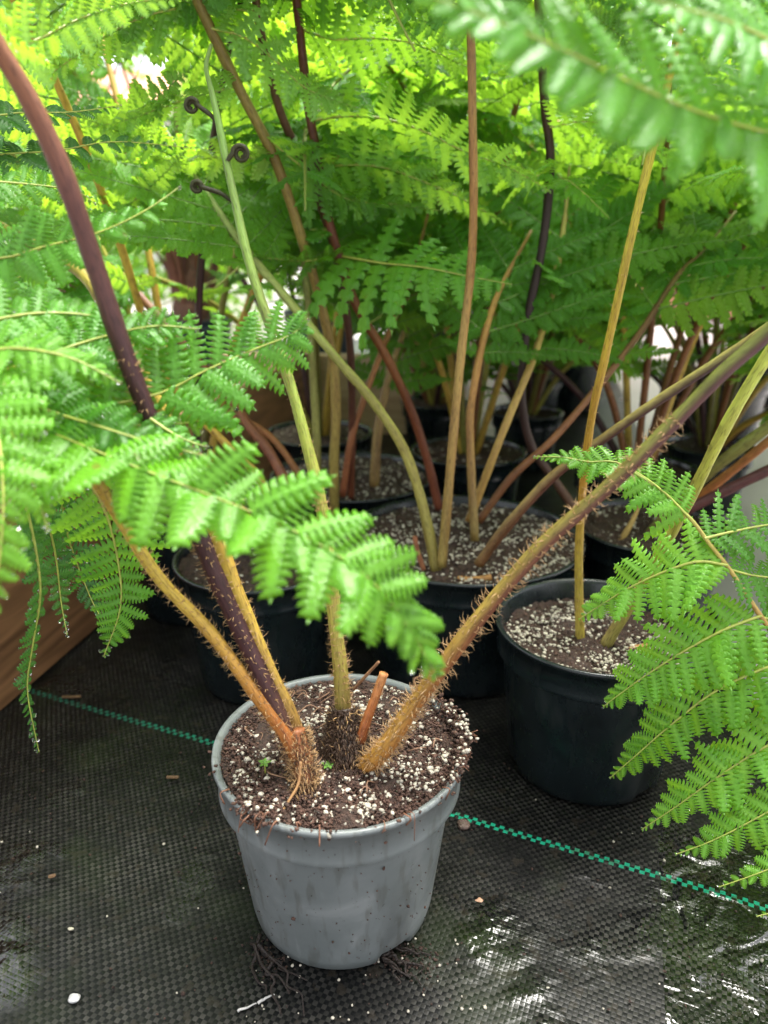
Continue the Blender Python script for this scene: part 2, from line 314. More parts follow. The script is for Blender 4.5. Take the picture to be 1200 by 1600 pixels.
WOODP = wood_mat('pale_timber', (.40, .25, .14), (.62, .44, .28))

# ------------------------------------------------------------------ the setting
def slab(name, poly, z, m, thick=None, **k):
    V = [(x, y, z) for x, y in poly]; f = [tuple(range(len(poly)))]
    return obj(name, mesh_from(name, np.array(V, float), f, m, smooth=False), **k)
slab('ground', [(-120, -60), (120, -60), (120, 240), (-120, 240)], -.008, CONC, kind='structure')
def fabric_sheet():
    nx, ny = 140, 160; V = []; f = []
    for j in range(ny+1):
        y = -.6+4.4*j/ny; xr = .36+.2*(y-.4) if y > .4 else .36
        for i in range(nx+1):
            x = -2.2+(xr+2.2)*i/nx
            z = .0012*math.sin(9*x+3*y)+.001*math.sin(17*y-5*x)+.0008*math.sin(31*x+11*y); V.append((x, y, z))
    for j in range(ny):
        for i in range(nx):
            a = j*(nx+1)+i; f.append((a, a+1, a+nx+2, a+nx+1))
    obj('weed_fabric', mesh_from('weed_fabric', np.array(V), f, FABRIC), kind='structure')
fabric_sheet()

def box_mesh(name, lx, ly, lz, m, bev=.004, jit=0):
    bm = bmesh.new(); bmesh.ops.create_cube(bm, size=1)
    bmesh.ops.scale(bm, vec=(lx, ly, lz), verts=bm.verts)
    if bev: bmesh.ops.bevel(bm, geom=bm.edges[:], offset=bev, segments=2, affect='EDGES')
    me = bpy.data.meshes.new(name); bm.to_mesh(me); bm.free(); me.materials.append(m); return me
def board(p0, p1, h, th, m, label, z0=0.0):
    p0 = np.array(p0); p1 = np.array(p1); L = np.linalg.norm(p1-p0); a = math.atan2(p1[1]-p0[1], p1[0]-p0[0])
    o = obj('timber_board', box_mesh('timber_board', L, th, h, m, .003), label=label, cat='board')
    o.location = ((p0[0]+p1[0])/2, (p0[1]+p1[1])/2, z0+h/2); o.rotation_euler = (0, 0, a); return o
d = nrm(np.array([.046, .211])); nL = np.array([-d[1], d[0]])*.0225
A = np.array([-.439, .747]); b0 = A-d*.45+nL; b1 = A+d*1.28+nL
board(b0, b1, .225, .045, WOOD, 'long wet brown timber board edging the bed beside the black pots')
board(b1+d*.026+np.array([-.25, .02]), b1+d*.026+np.array([.26, -.02]), .205, .045, WOODP, 'pale timber board crossing behind the potted ferns')

# ------------------------------------------------------------------ pots
def pot_profile(R, rb, H, collar, seg=72):
    wall = [(rb-.004, .004), (rb, .006), (rb+.002, .012), (R-.0085, H-collar-.002)]
    inner = [(R-.010, H-collar), (rb-.003, .012), (0.001, .010)]
    rim = [(R-.0095, H-collar-.003), (R-.0036, H-collar-.0036), (R-.0022, H-collar-.002), (R-.0030, H-collar+.001), (R-.0022, H-.006), (R-.0004, H-.0055), (R+.0008, H-.003), (R+.0004, H-.0006), (R-.0015, H), (R-.004, H-.001), (R-.0055, H-.004), (R-.010, H-collar)]
    return wall, inner, rim
def soil_mesh(R, z, mound, seed, n=90):
    rng = np.random.default_rng(seed); rings = 34; seg = n; V = [(0, 0, z+mound)]; f = []
    ph = rng.uniform(0, 6.28, 8)
    for i in range(1, rings+1):
        r = R*i/rings
        for j in range(seg):
            a = 2*math.pi*j/seg; x, y = r*math.cos(a), r*math.sin(a)
            h = mound*(1-(r/R)**2)+.0022*math.sin(90*x+ph[0])*math.sin(80*y+ph[1])+.0018*math.sin(170*x+ph[2]+60*y)+.0012*rng.standard_normal()
            V.append((x, y, z+h))
    for j in range(seg): f.append((0, 1+j, 1+(j+1) % seg))
    for i in range(rings-1):
        for j in range(seg):
            k = (j+1) % seg; a = 1+i*seg; c = a+seg; f.append((a+j, c+j, c+k, a+k))
    return mesh_from('soil', np.array(V), f, SOIL)
_ico = None
def ico():
    global _ico
    if _ico is None:
        bm = bmesh.new(); bmesh.ops.create_icosphere(bm, subdivisions=1, radius=1)
        _ico = (np.array([v.co[:] for v in bm.verts]), [tuple(v.index for v in q.verts) for q in bm.faces]); bm.free()
    return _ico
def grains(name, pts, sizes, m, seed, flat=.8, jag=.28):
    V0, f0 = ico(); rng = np.random.default_rng(seed); n = len(pts)
    J = 1+jag*rng.uniform(-1, 1, (n, len(V0), 1))
    S = np.asarray(sizes)[:, None, None]*rng.uniform(.7, 1.2, (n, 1, 3))*np.array([1, 1, flat])
    V = (np.asarray(pts)[:, None]+V0[None]*J*S).reshape(-1, 3)
    Fa = (np.array(f0)[None]+(np.arange(n)*len(V0))[:, None, None]).reshape(-1, 3)
    return mesh_from(name, V, Fa.tolist(), m, smooth=True)
def soil_pts(R, z, mound, n, rng, lift=0., bias=.5):
    r = R*rng.uniform(0, 1, n)**bias; a = rng.uniform(0, 2*math.pi, n)
    return np.c_[r*np.cos(a), r*np.sin(a), z+mound*(1-(r/R)**2)+lift*rng.uniform(.2, 1, n)]
def make_pot(X, Y, R, rb, H, m, label, soil_z, mound, nperl, seed, collar=.029, group=None, detail=1, z0=0.0, ncrumb=0):
    root = obj('plant_pot', None, label=label, cat='pot', group=group, loc=(X, Y, z0+.002))
    w, inn, rim = pot_profile(R, rb, H, collar)
    V, f = lathe(w, 96 if detail else 40); n = len(V)
    # notched foot: drainage gaps lift the rim of the base
    if detail:
        V = V.copy()
        for i in range(96*2):
            a = math.degrees(math.atan2(V[i, 1], V[i, 0])) % 120
            V[i, 2] += .007 if 55 < a < 75 else 0
            if i < 96: V[i, 2] -= .004
            else: V[i, 2] -= .003
    obj('wall', mesh_from('wall', V, f, m), root)
    V, f = lathe(inn, 48); obj('inner_wall', mesh_from('inner_wall', V, f, m), root)
    V, f = lathe(rim, 96 if detail else 40); obj('rim', mesh_from('rim', V, f, m), root)
    s = obj('soil', soil_mesh(R-.006, soil_z, mound, seed), root)
    rng = np.random.default_rng(seed+50)
    p = soil_pts(R-.010, soil_z, mound, nperl, rng, .0034)
    dens = .5+.35*np.sin(p[:, 0]*95+seed)*np.sin(p[:, 1]*110+seed*2)+.25*np.sin(p[:, 0]*47-p[:, 1]*61+seed)
    p = p[rng.uniform(0, 1, len(p)) < dens]; nperl = len(p)
    obj('perlite', grains('perlite', p, (.0005+.0020*rng.uniform(0, 1, nperl)**1.9), PERL, seed), s, kind='stuff')
    if ncrumb:
        p = soil_pts(R-.006, soil_z, mound, ncrumb, rng, .003)
        obj('soil_crumbs', grains('soil_crumbs', p, rng.uniform(.0003, .0013, ncrumb)*np.where(rng.uniform(0, 1, ncrumb) < .05, 1.6, 1), CRUMB, seed+1, .7, .75), s, kind='stuff')
    return root
front = make_pot(-.034, .491, .095, .0715, .153, GREYP, 'grey plastic pot with dirt smears standing alone on the woven sheet', .1475, .010, 3800, 3, ncrumb=15000)
BP = dict(R=.098, rb=.076, H=.160, m=BLACKP, soil_z=.150, mound=.003, ncrumb=1500, detail=1)
def bpot(X, Y, label, seed, nperl=1100, **k): d = dict(BP); d.update(k); return make_pot(X, Y, label=label, nperl=nperl, seed=seed, group='black pots in the bed', **d)
bpot(.208, .668, 'black pot whose perlite soil sits low below the rim, thin golden stem', 11, 3000, soil_z=.138)
bpot(.0995, .89, 'wide black pot with a cluster of gold and brown stems in its middle', 12, 4200, R=.146, rb=.118, H=.162, ncrumb=3800)
bpot(-.146, .83, 'black pot beside the brown timber board, behind the purple stem', 13, 300)
bpot(-.05, 1.14, 'black pot with upright olive stems behind the wide black pot', 14, 1600, R=.125, rb=.098, ncrumb=2500)
bpot(.345, .93, 'black pot from which the dark purple stem rises', 15, 500)
bpot(-.27, 1.02, 'black pot against the timber board, behind its black neighbour', 16, 300)
bpot(.145, 1.28, 'black pot in the back row, nearest the purple stem', 17, 300)
bpot(.40, 1.17, 'black pot at the edge of the pale concrete', 18, 300)
bpot(-.12, 1.40, 'black pot in the back row, nearest the pale crossing board', 19, 300)
bpot(.52, .40, 'black pot holding the low fern with drooping fronds', 20, 300)

# ------------------------------------------------------------------ fern parts
def pinnule_template(nl):
    """one lobed leaflet: x along midrib 0..1, y across (-1..1 at its widest), z relief"""
    w = lambda x: np.interp(x, [0, .10, .45, .70, .88, 1.0], [.86, 1.0, 1.0, .80, .52, .20])
    xs = np.linspace(0, .93, nl+1); V = []; f = []
    for x in xs: V.append((x, 0, -.06))
    V.append((1.0, 0, -.10)); tip = nl+1
    for s in (1, -1):
        b0 = len(V)
        for k in range(nl+1): V.append((xs[k]+.12*xs[1], s*w(xs[k])*.46, -.26))
        c0 = len(V); st = xs[1]
        for k in range(nl):
            x = xs[k]; q = w(x+.5*st)
            V += [(x+.30*st, s*q*.84, -.20), (x+.72*st, s*q*1.04, -.26), (x+1.18*st, s*q*.98, -.36), (x+1.16*st, s*q*.62, -.20), (x+.62*st, s*q*.48, .26)]
        for k in range(nl):
            A_, B_, T_, U_, C_ = [c0+5*k+i for i in range(5)]
            loop = [k, b0+k, A_, B_, T_, U_, b0+k+1, k+1]
            for i in range(8):
                a, b = loop[i], loop[(i+1) % 8]
                f.append((C_, b, a) if s > 0 else (C_, a, b))
        q = (nl, tip, b0+nl); f.append(q if s < 0 else q[::-1])
    return np.array(V), np.array(f)
def pinnule_fine(nl):
    """leaflet cut into toothed segments"""
    w = lambda x: np.interp(x, [0, .10, .45, .70, .88, 1.0], [.88, 1.0, .98, .78, .50, .22])
    xs = np.linspace(0, .93, nl+1); st = xs[1]; V = []; f = []
    for x in xs: V.append((x, 0, -.05))
    V.append((1.02, 0, -.12)); tip = nl+1
    for s in (1, -1):
        b0 = len(V)
        for k in range(nl+1): V.append((xs[k]+.16*st, s*w(xs[k])*.26, -.14))
        c0 = len(V)
        for k in range(nl):
            x = xs[k]; q = w(x+.6*st); z = (-.02, -.10, -.13, -.2, -.18, -.26, -.2, -.14)
            pr = [(.26, .48), (.27, .80), (.42, .83), (.52, 1.03), (.68, .94), (.98, 1.08), (.90, .80), (1.00, .48)]
            V += [(x+a*st, s*q*b, zz*.9-.02) for (a, b), zz in zip(pr, z)]+[(x+.60*st, s*q*.44, .12), (x+.62*st, s*q*.76, .06)]
        for k in range(nl):
            p = [c0+10*k+i for i in range(10)]; C_, D_ = p[8], p[9]
            l1 = [k, b0+k, p[0], p[1], D_, p[7], b0+k+1, k+1]; l2 = [p[1], p[2], p[3], p[4], p[5], p[6], p[7]]
            for cen, lp, closed in ((C_, l1, True), (D_, l2, False)):
                for i in range(len(lp) if closed else len(lp)-1):
                    a, b = lp[i], lp[(i+1) % len(lp)]
                    f.append((cen, b, a) if s > 0 else (cen, a, b))
        q = (nl, tip, b0+nl); f.append(q if s < 0 else q[::-1])
    return np.array(V), np.array(f)
_pt = {}
def pinna_mesh(C, hint, hw, n, nl, seed, costa_r, mats, ang=(74, 44), droop=.25, cup=.10, jit=1.0, prof=None, gap=.97, fine=False):
    rng = np.random.default_rng(seed)
    key = (nl, fine)
    if key not in _pt: _pt[key] = pinnule_fine(nl) if fine else pinnule_template(nl)
    P0, F0 = _pt[key]
    m = 64; Cs = spline(C, m); T, S, N = frames(Cs, hint); L = np.linalg.norm(np.diff(Cs, axis=0), axis=1).sum()
    s = 1-(1-np.linspace(.03, .995, n))**1.32
    ss = np.repeat(s, 2); side = np.tile([1., -1.], n); ss = np.clip(ss+np.where(side > 0, .35/n, 0), 0, .995)
    pf = prof or (lambda t: (.72+.28*np.minimum(1, t/.18))*(1-t**1.55)**.95+.05*(1-t)+.03)
    Lp = hw*pf(ss)*(1+.09*jit*rng.standard_normal(len(ss)))
    idx = ss*(m-1); i0 = np.clip(idx.astype(int), 0, m-2); fr = (idx-i0)[:, None]
    g = lambda A: A[i0]*(1-fr)+A[i0+1]*fr
    base, t_, s_, n_ = g(Cs), nrm(g(T)), nrm(g(S)), nrm(g(N))
    th = np.radians(np.interp(ss, [0, .6, 1], [ang[0], (ang[0]*.6+ang[1]*.4), ang[1]])+4*jit*rng.standard_normal(len(ss)))[:, None]
    D = np.cos(th)*t_+np.sin(th)*s_*side[:, None]
    tilt = (rng.standard_normal((len(ss), 1))*.10*jit+cup); D = nrm(D+n_*tilt)
    n2 = nrm(n_-(n_*D).sum(1, keepdims=True)*D+rng.standard_normal((len(ss), 3))*.10*jit); E = np.cross(n2, D)
    spc = L/n*np.gradient(s)*n/(1)*1.0
    wd = np.repeat(spc, 2)*.5*gap*np.clip(1.12-.0*ss, .5, 2)
    wd = np.minimum(wd*np.interp(ss, [0, .7, 1], [1, 1, .8]), Lp*.36)
    dr = droop*(1+.4*jit*rng.standard_normal(len(ss)))
    x, y, z = P0[:, 0], P0[:, 1], P0[:, 2]
    V = base[:, None]+D[:, None]*(x[None, :, None]*Lp[:, None, None])+E[:, None]*(y[None, :, None]*wd[:, None, None]) \
        + n2[:, None]*(z[None, :, None]*wd[:, None, None]-(dr*Lp)[:, None, None]*(x**2)[None, :, None])
    tw = rng.normal(0, .22*jit, len(ss)); V = V+n2[:, None]*((tw*wd)[:, None, None]*(x*y)[None, :, None])+E[:, None]*((rng.normal(0, .07*jit, len(ss))*Lp)[:, None, None]*(x**2)[None, :, None])
    k = len(P0); Fs = (F0[None]+(np.arange(len(ss))*k)[:, None, None]).reshape(-1, 3)
    uv = np.tile(P0[:, :2], (len(ss), 1)); V = V.reshape(-1, 3)
    sub = Cs[::3]; tv, tf = tube(sub+frames(sub, hint)[2]*costa_r*.4, np.linspace(costa_r, costa_r*.25, len(sub)), 5, cap=False)
    fa = Fs.tolist()+[tuple(i+len(V) for i in q) for q in tf]
    mi = np.r_[np.zeros(len(Fs)), np.ones(len(tf))]
    uv = np.vstack([uv, np.full((len(tv), 2), .5)])
    return mesh_from('pinna', np.vstack([V, tv]), fa, mats, mi, uv=uv)

_seed = [100]
def nxt(): _seed[0] += 1; return _seed[0]
GAPS = [(150, 300, 78, 160, 1.0), (990, 1130, 400, 545, .85), (690, 780, 460, 525, .8), (190, 480, 385, 520, .7), (1120, 1200, 260, 340, .6), (820, 900, 540, 640, .6), (600, 660, 480, 570, .5)]
OPEN = [(150, 300, 78, 160, 1.0), (1000, 1120, 410, 540, .4)]
def gap_hit(p, rng, gaps=None):
    q = p-np.array([0, 0, CAMZ]); z = q@FW
    if z < .5: return False
    u, v = 600+F*q[0]/z, 800-F*(q@UPV)/z
    return any(a < u < b and c < v < d_ and rng.uniform() < w for a, b, c, d_, w in (gaps or GAPS))
class Fern:
    def __init__(s, base, label, group=None):
        s.base = np.array(base, float); s.root = obj('tree_fern', None, label=label, cat='fern', group=group, loc=s.base)
    def stipe(s, pts, r, col, hairs=0, hair_len=.006, name='frond', sides=9, hair_mat=None, up_col=None, hair_to=1.0, pix=True):
        """pts: photo path (u, v, Y); r: radii along it; col: colours along it (up_col: colours of the upper face)"""
        P = np.array([at(*p) for p in pts]) if pix else np.array(pts, float)
        n = max(24, len(P)*7); C = spline(P, n); t = np.linspace(0, 1, n)
        R = np.interp(t, np.linspace(0, 1, len(r)), r); R = R*(1+.035*np.sin(t*41+len(pts))+.02*np.sin(t*97))
        V, f = tube(C-s.base, R, sides)
        cc = np.array([[np.interp(x, np.linspace(0, 1, len(col)), [c[i] for c in col]) for i in range(3)] for x in t])
        K = np.repeat(cc, sides, axis=0)
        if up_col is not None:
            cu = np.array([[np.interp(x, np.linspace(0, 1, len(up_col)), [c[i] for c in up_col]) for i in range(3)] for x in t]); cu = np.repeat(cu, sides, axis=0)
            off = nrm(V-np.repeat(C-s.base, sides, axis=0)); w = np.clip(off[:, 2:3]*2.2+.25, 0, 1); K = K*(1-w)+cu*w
        ar = np.r_[0, np.cumsum(np.linalg.norm(np.diff(C, axis=0), axis=1))]; an = np.arange(sides); an = np.minimum(an, sides-an)/sides
        suv = np.c_[np.tile(an, n)*.05+np.repeat(R*0, sides), np.repeat(ar, sides)]
        o = obj(name, mesh_from(name, V, f, STEM, col=K, uv=suv+_seed[0]*.37), s.root)
        if hairs: s.hairs(o, C, R, hairs, hair_len, hair_mat or HAIR, hair_to)
        return o, C
    def hairs(s, o, C, R, n, ln, m, to=1.0):
        rng = np.random.default_rng(nxt()); k = len(C); T, S, N = frames(C, (.2, -.8, .6)); B = []
        tt = rng.uniform(0, to, n)**1.15; i = (tt*(k-1)).astype(int); a = rng.uniform(0, 6.283, n)[:, None]
        d = np.cos(a)*S[i]+np.sin(a)*N[i]; p = C[i]+d*R[i][:, None]*.9-s.base
        l = (ln*rng.uniform(.45, 1.25, n)*(1-.45*tt))[:, None]; up = T[i]*rng.choice([1, 1, 1, -.6], n)[:, None]; w = np.cross(d, T[i])*ln*.05
        b1 = nrm(d+.25*up+.3*rng.standard_normal((n, 3))); q1 = p+b1*l*.55; q2 = q1+nrm(b1*.6+up*rng.uniform(.2, 1.3, (n, 1)))*l*.5
        e = T[i]*ln*.05
        V = np.stack([p+w, p-w, p+e, q1+w*.7, q1-w*.7, q1+e*.7, q2], 1).reshape(-1, 3)
        fo = np.array([(0, 1, 4), (0, 4, 3), (1, 2, 5), (1, 5, 4), (2, 0, 3), (2, 3, 5), (3, 4, 6), (4, 5, 6), (5, 3, 6)])
        Fs = (fo[None]+(np.arange(n)*7)[:, None, None]).reshape(-1, 3)
        obj('hairs', mesh_from('hairs', V, Fs.tolist(), m), o, kind='stuff')
    def pin(s, o, pts, hw, n=20, nl=7, hint=(0, -.55, .83), m=None, cr=.0011, **k):
        """one leaf of a frond; pts photo path with distances, hw half width in photo pixels"""
        P = np.array([at(*p) for p in pts]); h = hw/F*dep(P.mean(0))
        me = pinna_mesh(P-s.base, hint, h, n, nl, nxt(), cr, [m or LEAF, COSTA], fine=True, **{**dict(jit=1.35, gap=1.08), **k})
        return obj('pinna', me, o)
    def blade(s, o, C, t0=.3, pairs=12, lmax=.2, hint=(0, 0, 1), m=None, droop=.3, phi=(72, 48), start=.6, only=None, shape=None, jit=1.0, t1=1.0):
        """pairs of leaves along a rachis, sharing a few leaf meshes"""
        k = len(C); T, S, N = frames(C, hint); rng = np.random.default_rng(nxt())
        for q in range(pairs):
            x = q/max(1, pairs-1); t = t0+(t1-.015-t0)*x**.92; i = min(int(t*(k-1)), k-2); p = C[i]
            ln = lmax*(np.interp(x, [0, .3, .6, 1], [start, 1, .85, .10]) if shape is None else shape(x))*rng.uniform(.88, 1.1)
            ph = math.radians(np.interp(x, [0, 1], phi)+5*rng.standard_normal()*jit)
            for sd in (1, -1):
                if only and sd != only: continue
                dd = nrm(math.cos(ph)*T[i]+math.sin(ph)*S[i]*sd+N[i]*(.08+.10*jit*rng.standard_normal()))
                nn = nrm(N[i]-(N[i]@dd)*dd+.12*jit*rng.standard_normal(3)); nn = nrm(nn-(nn@dd)*dd); bb = np.cross(nn, dd)
                if any(gap_hit(p+dd*ln*q_, rng, OPEN) for q_ in (.3, .6, .95)): continue
                ln0 = ln
                for k_ in (.6, .4):
                    if any(gap_hit(p+dd*ln0*q_, rng) for q_ in (.5, .95)): ln0 = ln*k_
                vs = VARIANTS[(m or LEAF).name]; me = vs[int(rng.integers(len(vs)))]
                M = Matrix.Identity(4)
                for r_ in range(3):
                    M[r_][0] = dd[r_]*ln0; M[r_][1] = bb[r_]*ln0*rng.uniform(.97, 1.03); M[r_][2] = nn[r_]*ln0; M[r_][3] = p[r_]-s.base[r_]
                ob = obj('pinna', me, o); ob.matrix_basis = M
VARIANTS = {}
for lm in (LEAF, LEAFY, LEAFD):
    vs = []
    for q in range(7):
        dz = [.02, .10, .18, .26, .34, .22, .14][q]; sy = [.05, -.05, .08, -.08, 0, .1, -.1][q]
        Cc = [(0, 0, 0), (.35, sy*.3, -dz*.10), (.7, sy*.8, -dz*.45), (1, sy*1.4, -dz)]
        vs.append(pinna_mesh(np.array(Cc), (0, 0, 1), .165+.02*(q % 3), 19, 5, 900+q, .0065, [lm, COSTAG], droop=.22, jit=1.25))
    VARIANTS[lm.name] = vs

GOLD = (.42, .30, .055); ORANGE = (.34, .13, .03); PURP = (.042, .016, .020); YG = (.30, .30, .06); GRN = (.20, .28, .06); RED = (.13, .04, .02); BRN = (.17, .075, .03); BLK = (.022, .013, .014); OLV = (.15, .15, .035)

def extend(C, length, az, n=14, drop=.9, lift=.0):
    """continue a rachis beyond its last point, arching over towards azimuth az"""
    d = nrm(C[-1]-C[-4]); h = np.array([math.cos(az), math.sin(az), 0]); p = C[-1].copy(); out = [p]
    for i in range(n):
        f = (i+1)/n; dd = nrm(d*(1-f*.85)+h*f*1.0+np.array([0, 0, -drop*f*f+lift])); p = p+dd*length/n; out.append(p.copy())
    return np.array(out)

# ------------------------------------------------------------------ the fern in the grey pot
F0 = Fern((-.034, .491, .150), 'hairy stemmed fern with purple and golden stalks in the grey pot')
# golden stalk leaning left
s1, C1 = F0.stipe([(478, 1238, .440), (462, 1180, .447), (440, 1140, .45), (400, 1085, .452), (330, 990, .452), (250, 905, .448), (190, 815, .44), (140, 740, .43), (60, 665, .42), (0, 605, .415), (-70, 540, .41), (-150, 480, .405)],
                  [0.00508, 0.00476, 0.00451, 0.00410, 0.00377, 0.00328, 0.00295, 0.00230], [(.12, .05, .02), ORANGE, (.40, .23, .05), (.42, .31, .06), (.40, .32, .06), (.34, .25, .05), YG, YG], 800, .0062, hair_to=.75)
# purple stalk
s2, C2 = F0.stipe([(462, 1200, .452), (440, 1130, .455), (405, 1050, .457), (368, 970, .457), (330, 885, .456), (303, 815, .453), (240, 668, .446), (190, 540, .44), (150, 420, .435), (100, 275, .43), (50, 165, .425), (0, 80, .42), (-60, -10, .415), (-150, -110, .41), (-280, -200, .40)],
                  [0.00646, 0.00608, 0.00578, 0.00562, 0.00547, 0.00532, 0.00502, 0.00395], [(.09, .045, .03), PURP, PURP, PURP, PURP, (.09, .035, .03), (.17, .07, .03), (.08, .03, .03)], 750, .0062, hair_to=.62)
# golden stalk behind the purple one
s3, C3 = F0.stipe([(478, 1180, .470), (450, 1110, .472), (415, 1035, .475), (372, 930, .48), (345, 850, .485), (300, 745, .49), (235, 610, .49), (165, 480, .50), (120, 420, .52), (30, 370, .55), (-80, 320, .57), (-260, 280, .58)],
                  [.0058, .0054, .0050, .0048, .0044, .0040, .0034, .0028], [(.15, .07, .03), GOLD, GOLD, (.34, .28, .06), YG, YG], 420, .0055, hair_to=.5)
# middle stalk with fiddleheads
s4, C4 = F0.stipe([(540, 1190, .478), (537, 1130, .485), (532, 1050, .492), (522, 960, .50), (512, 860, .51), (500, 780, .52), (478, 690, .535), (450, 590, .55), (415, 490, .565), (388, 405, .58), (365, 305, .60), (350, 235, .615), (340, 185, .625), (330, 140, .635), (322, 105, .64), (330, 70, .65)],
                  [0.00678, 0.00549, 0.00503, 0.00452, 0.00401, 0.00362, 0.00323, 0.00272, 0.00143], [(.06, .03, .02), (.30, .26, .06), (.30, .29, .06), (.24, .28, .05), GRN, (.15, .25, .05), (.11, .21, .04), (.09, .17, .03)], 900, .0058, hair_to=.42)
# right-hand stalk
s5, C5 = F0.stipe([(545, 1195, .475), (562, 1198, .462), (585, 1186, .452), (612, 1155, .448), (640, 1112, .450), (700, 1030, .452), (770, 940, .453), (850, 850, .453), (960, 752, .45), (1050, 663, .447), (1130, 582, .443), (1200, 520, .44), (1300, 420, .43), (1370, 320, .415), (1380, 220, .40), (1330, 130, .385)],
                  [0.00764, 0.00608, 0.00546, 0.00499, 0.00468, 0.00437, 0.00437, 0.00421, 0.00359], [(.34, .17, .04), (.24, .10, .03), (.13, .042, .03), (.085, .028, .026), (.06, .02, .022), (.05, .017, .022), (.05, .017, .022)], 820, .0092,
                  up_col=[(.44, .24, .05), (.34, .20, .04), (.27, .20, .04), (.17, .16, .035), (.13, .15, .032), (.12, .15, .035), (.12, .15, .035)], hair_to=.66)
# furry crown
def fur_clump(parent, base, C, R, n, ln, m, name='crown_fur'):
    pass
cr, Cc = F0.stipe([(545, 1215, .462), (542, 1180, .470), (540, 1145, .478), (537, 1108, .487)], [.0150, .0155, .0135, .0088], [(.030, .016, .010)]*2, 0, name='crown')
F0.hairs(cr, Cc, np.interp(np.linspace(0, 1, len(Cc)), np.linspace(0, 1, 4), [.0150, .0155, .0135, .0088]), 3600, .0105, FUR)
F0.hairs(cr, Cc, np.full(len(Cc), .0125), 260, .012, HAIR)
cr2, Cc2 = F0.stipe([(482, 1250, .436), (476, 1215, .443), (470, 1180, .45), (462, 1140, .456)], [.0070, .0085, .0085, .0062], [(.13, .055, .025), (.24, .09, .035)], 0, name='crown')
F0.hairs(cr2, Cc2, np.full(len(Cc2), .0078), 900, .0095, HAIR)
F0.hairs(cr2, Cc2, np.full(len(Cc2), .0076), 900, .0080, FUR)
F0.hairs(s5, C5[:26], np.full(26, .0062), 700, .0085, HAIR)
st, _ = F0.stipe([(562, 1160, .468), (575, 1120, .472), (588, 1085, .475), (600, 1052, .478)], [.0042, .0036, .0033, .0034], [(.20, .06, .02), (.42, .16, .05), (.46, .22, .09)], 120, .004, name='cut_stalk')
st, _ = F0.stipe([(552, 1078, .505), (570, 1058, .503), (592, 1034, .50)], [.0012, .0013, .0011], [(.22, .12, .07)]*2, 0, name='dead_stalk')
st, _ = F0.stipe([(470, 1190, .44), (466, 1225, .432), (452, 1250, .425), (438, 1272, .418)], [.0011, .0010, .0009], [(.30, .17, .08)]*2, 0, name='dead_rootlet')

for o_, C_, R_, n_ in ((s1, C1, .0041, 900), (s5, C5, .0050, 450), (s4, C4, .0050, 900)):
    F0.hairs(o_, C_, np.interp(np.linspace(0, 1, len(C_)), [0, .6, 1], [R_*1.25, R_*.82, R_*.6]), n_, .0030, HAIR, .6)
# fiddleheads on the middle stalk
def fiddle(u, v, Y, ru, u0, v0, col=(.030, .034, .010)):
    c = at(u, v, Y); r = ru/F*dep(c); p0 = at(u0, v0, Y); P = []
    sx = 1 if u0 > u else -1
    for i in range(26):
        f = i/25; a = f*2*math.pi*1.75; rr = r*(1-.62*f)
        P.append(c+np.array([sx*rr*math.cos(a), 0.003*f, rr*math.sin(a)]))
    path = [p0, p0*.45+P[0]*.55+np.array([sx*.004, 0, 0])]+P
    n = 60; C = spline(path, n); V, f = tube(C-F0.base, np.interp(np.linspace(0, 1, n), [0, .25, 1], [.0010, .0017, .0015]), 7)
    o = obj('fiddlehead', mesh_from('fiddlehead', V, f, STEM, col=np.tile(col, (len(V), 1)), uv=np.c_[np.arange(len(V)) % 7*.01, np.arange(len(V))*.0004]), s4)
    F0.hairs(s4, C, np.full(len(C), .0016), 420, .0024, FUR)
fiddle(376, 240, .61, 13, 358, 282); fiddle(299, 165, .63, 11, 345, 210); fiddle(307, 292, .605, 9, 362, 315)
# leaves of the golden left stalk: blurred one sweeping across, and the ones beside it
F0.pin(s1, [(70, 672, .40), (200, 725, .375), (330, 775, .355), (450, 825, .34), (560, 890, .325), (625, 960, .315), (682, 1055, .31)], 112, 21, 9, hint=(.15, -.62, .77), m=LEAFY, cr=.0006, droop=.14, jit=1.8, gap=1.5, prof=lambda t: np.interp(t, [0, .15, .6, .82, .94, 1], [.8, 1, .92, .66, .34, .10]))
F0.pin(s1, [(60, 668, .42), (140, 640, .435), (250, 615, .45), (320, 580, .46), (400, 545, .47), (445, 528, .475), (472, 512, .478)], 132, 14, 9, jit=1.8, gap=1.2, hint=(-.12, -.85, .5), m=LEAF, droop=.15, prof=lambda t: np.interp(t, [0, .1, .55, .8, .93, 1], [.8, 1, .95, .62, .42, .12]))
F0.pin(s1, [(-20, 590, .415), (60, 560, .43), (150, 530, .45), (240, 510, .46), (310, 515, .47)], 96, 14, 9, hint=(-.1, -.75, .65), m=LEAF)
F0.pin(s1, [(10, 612, .415), (70, 640, .41), (150, 665, .40), (230, 690, .395), (330, 715, .39)], 70, 14, 8, hint=(0, -.7, .7), m=LEAF)
F0.pin(s1, [(-60, 545, .405), (-10, 650, .37), (5, 760, .345), (0, 870, .33), (-15, 980, .32)], 105, 16, 7, hint=(.25, -.75, .6), m=LEAFY)
F0.pin(s1, [(-20, 590, .41), (20, 680, .385), (50, 750, .37), (75, 830, .36)], 75, 15, 7, hint=(.15, -.6, .75), m=LEAFY)
F0.pin(s1, [(-90, 520, .41), (-30, 505, .43), (60, 490, .45), (150, 495, .465), (230, 520, .47)], 84, 15, 8, hint=(0, -.75, .65))
F0.pin(s1, [(235, 655, .438), (265, 675, .433), (300, 692, .43), (330, 700, .428)], 34, 9, 6, hint=(0, -.5, .85), m=LEAF)
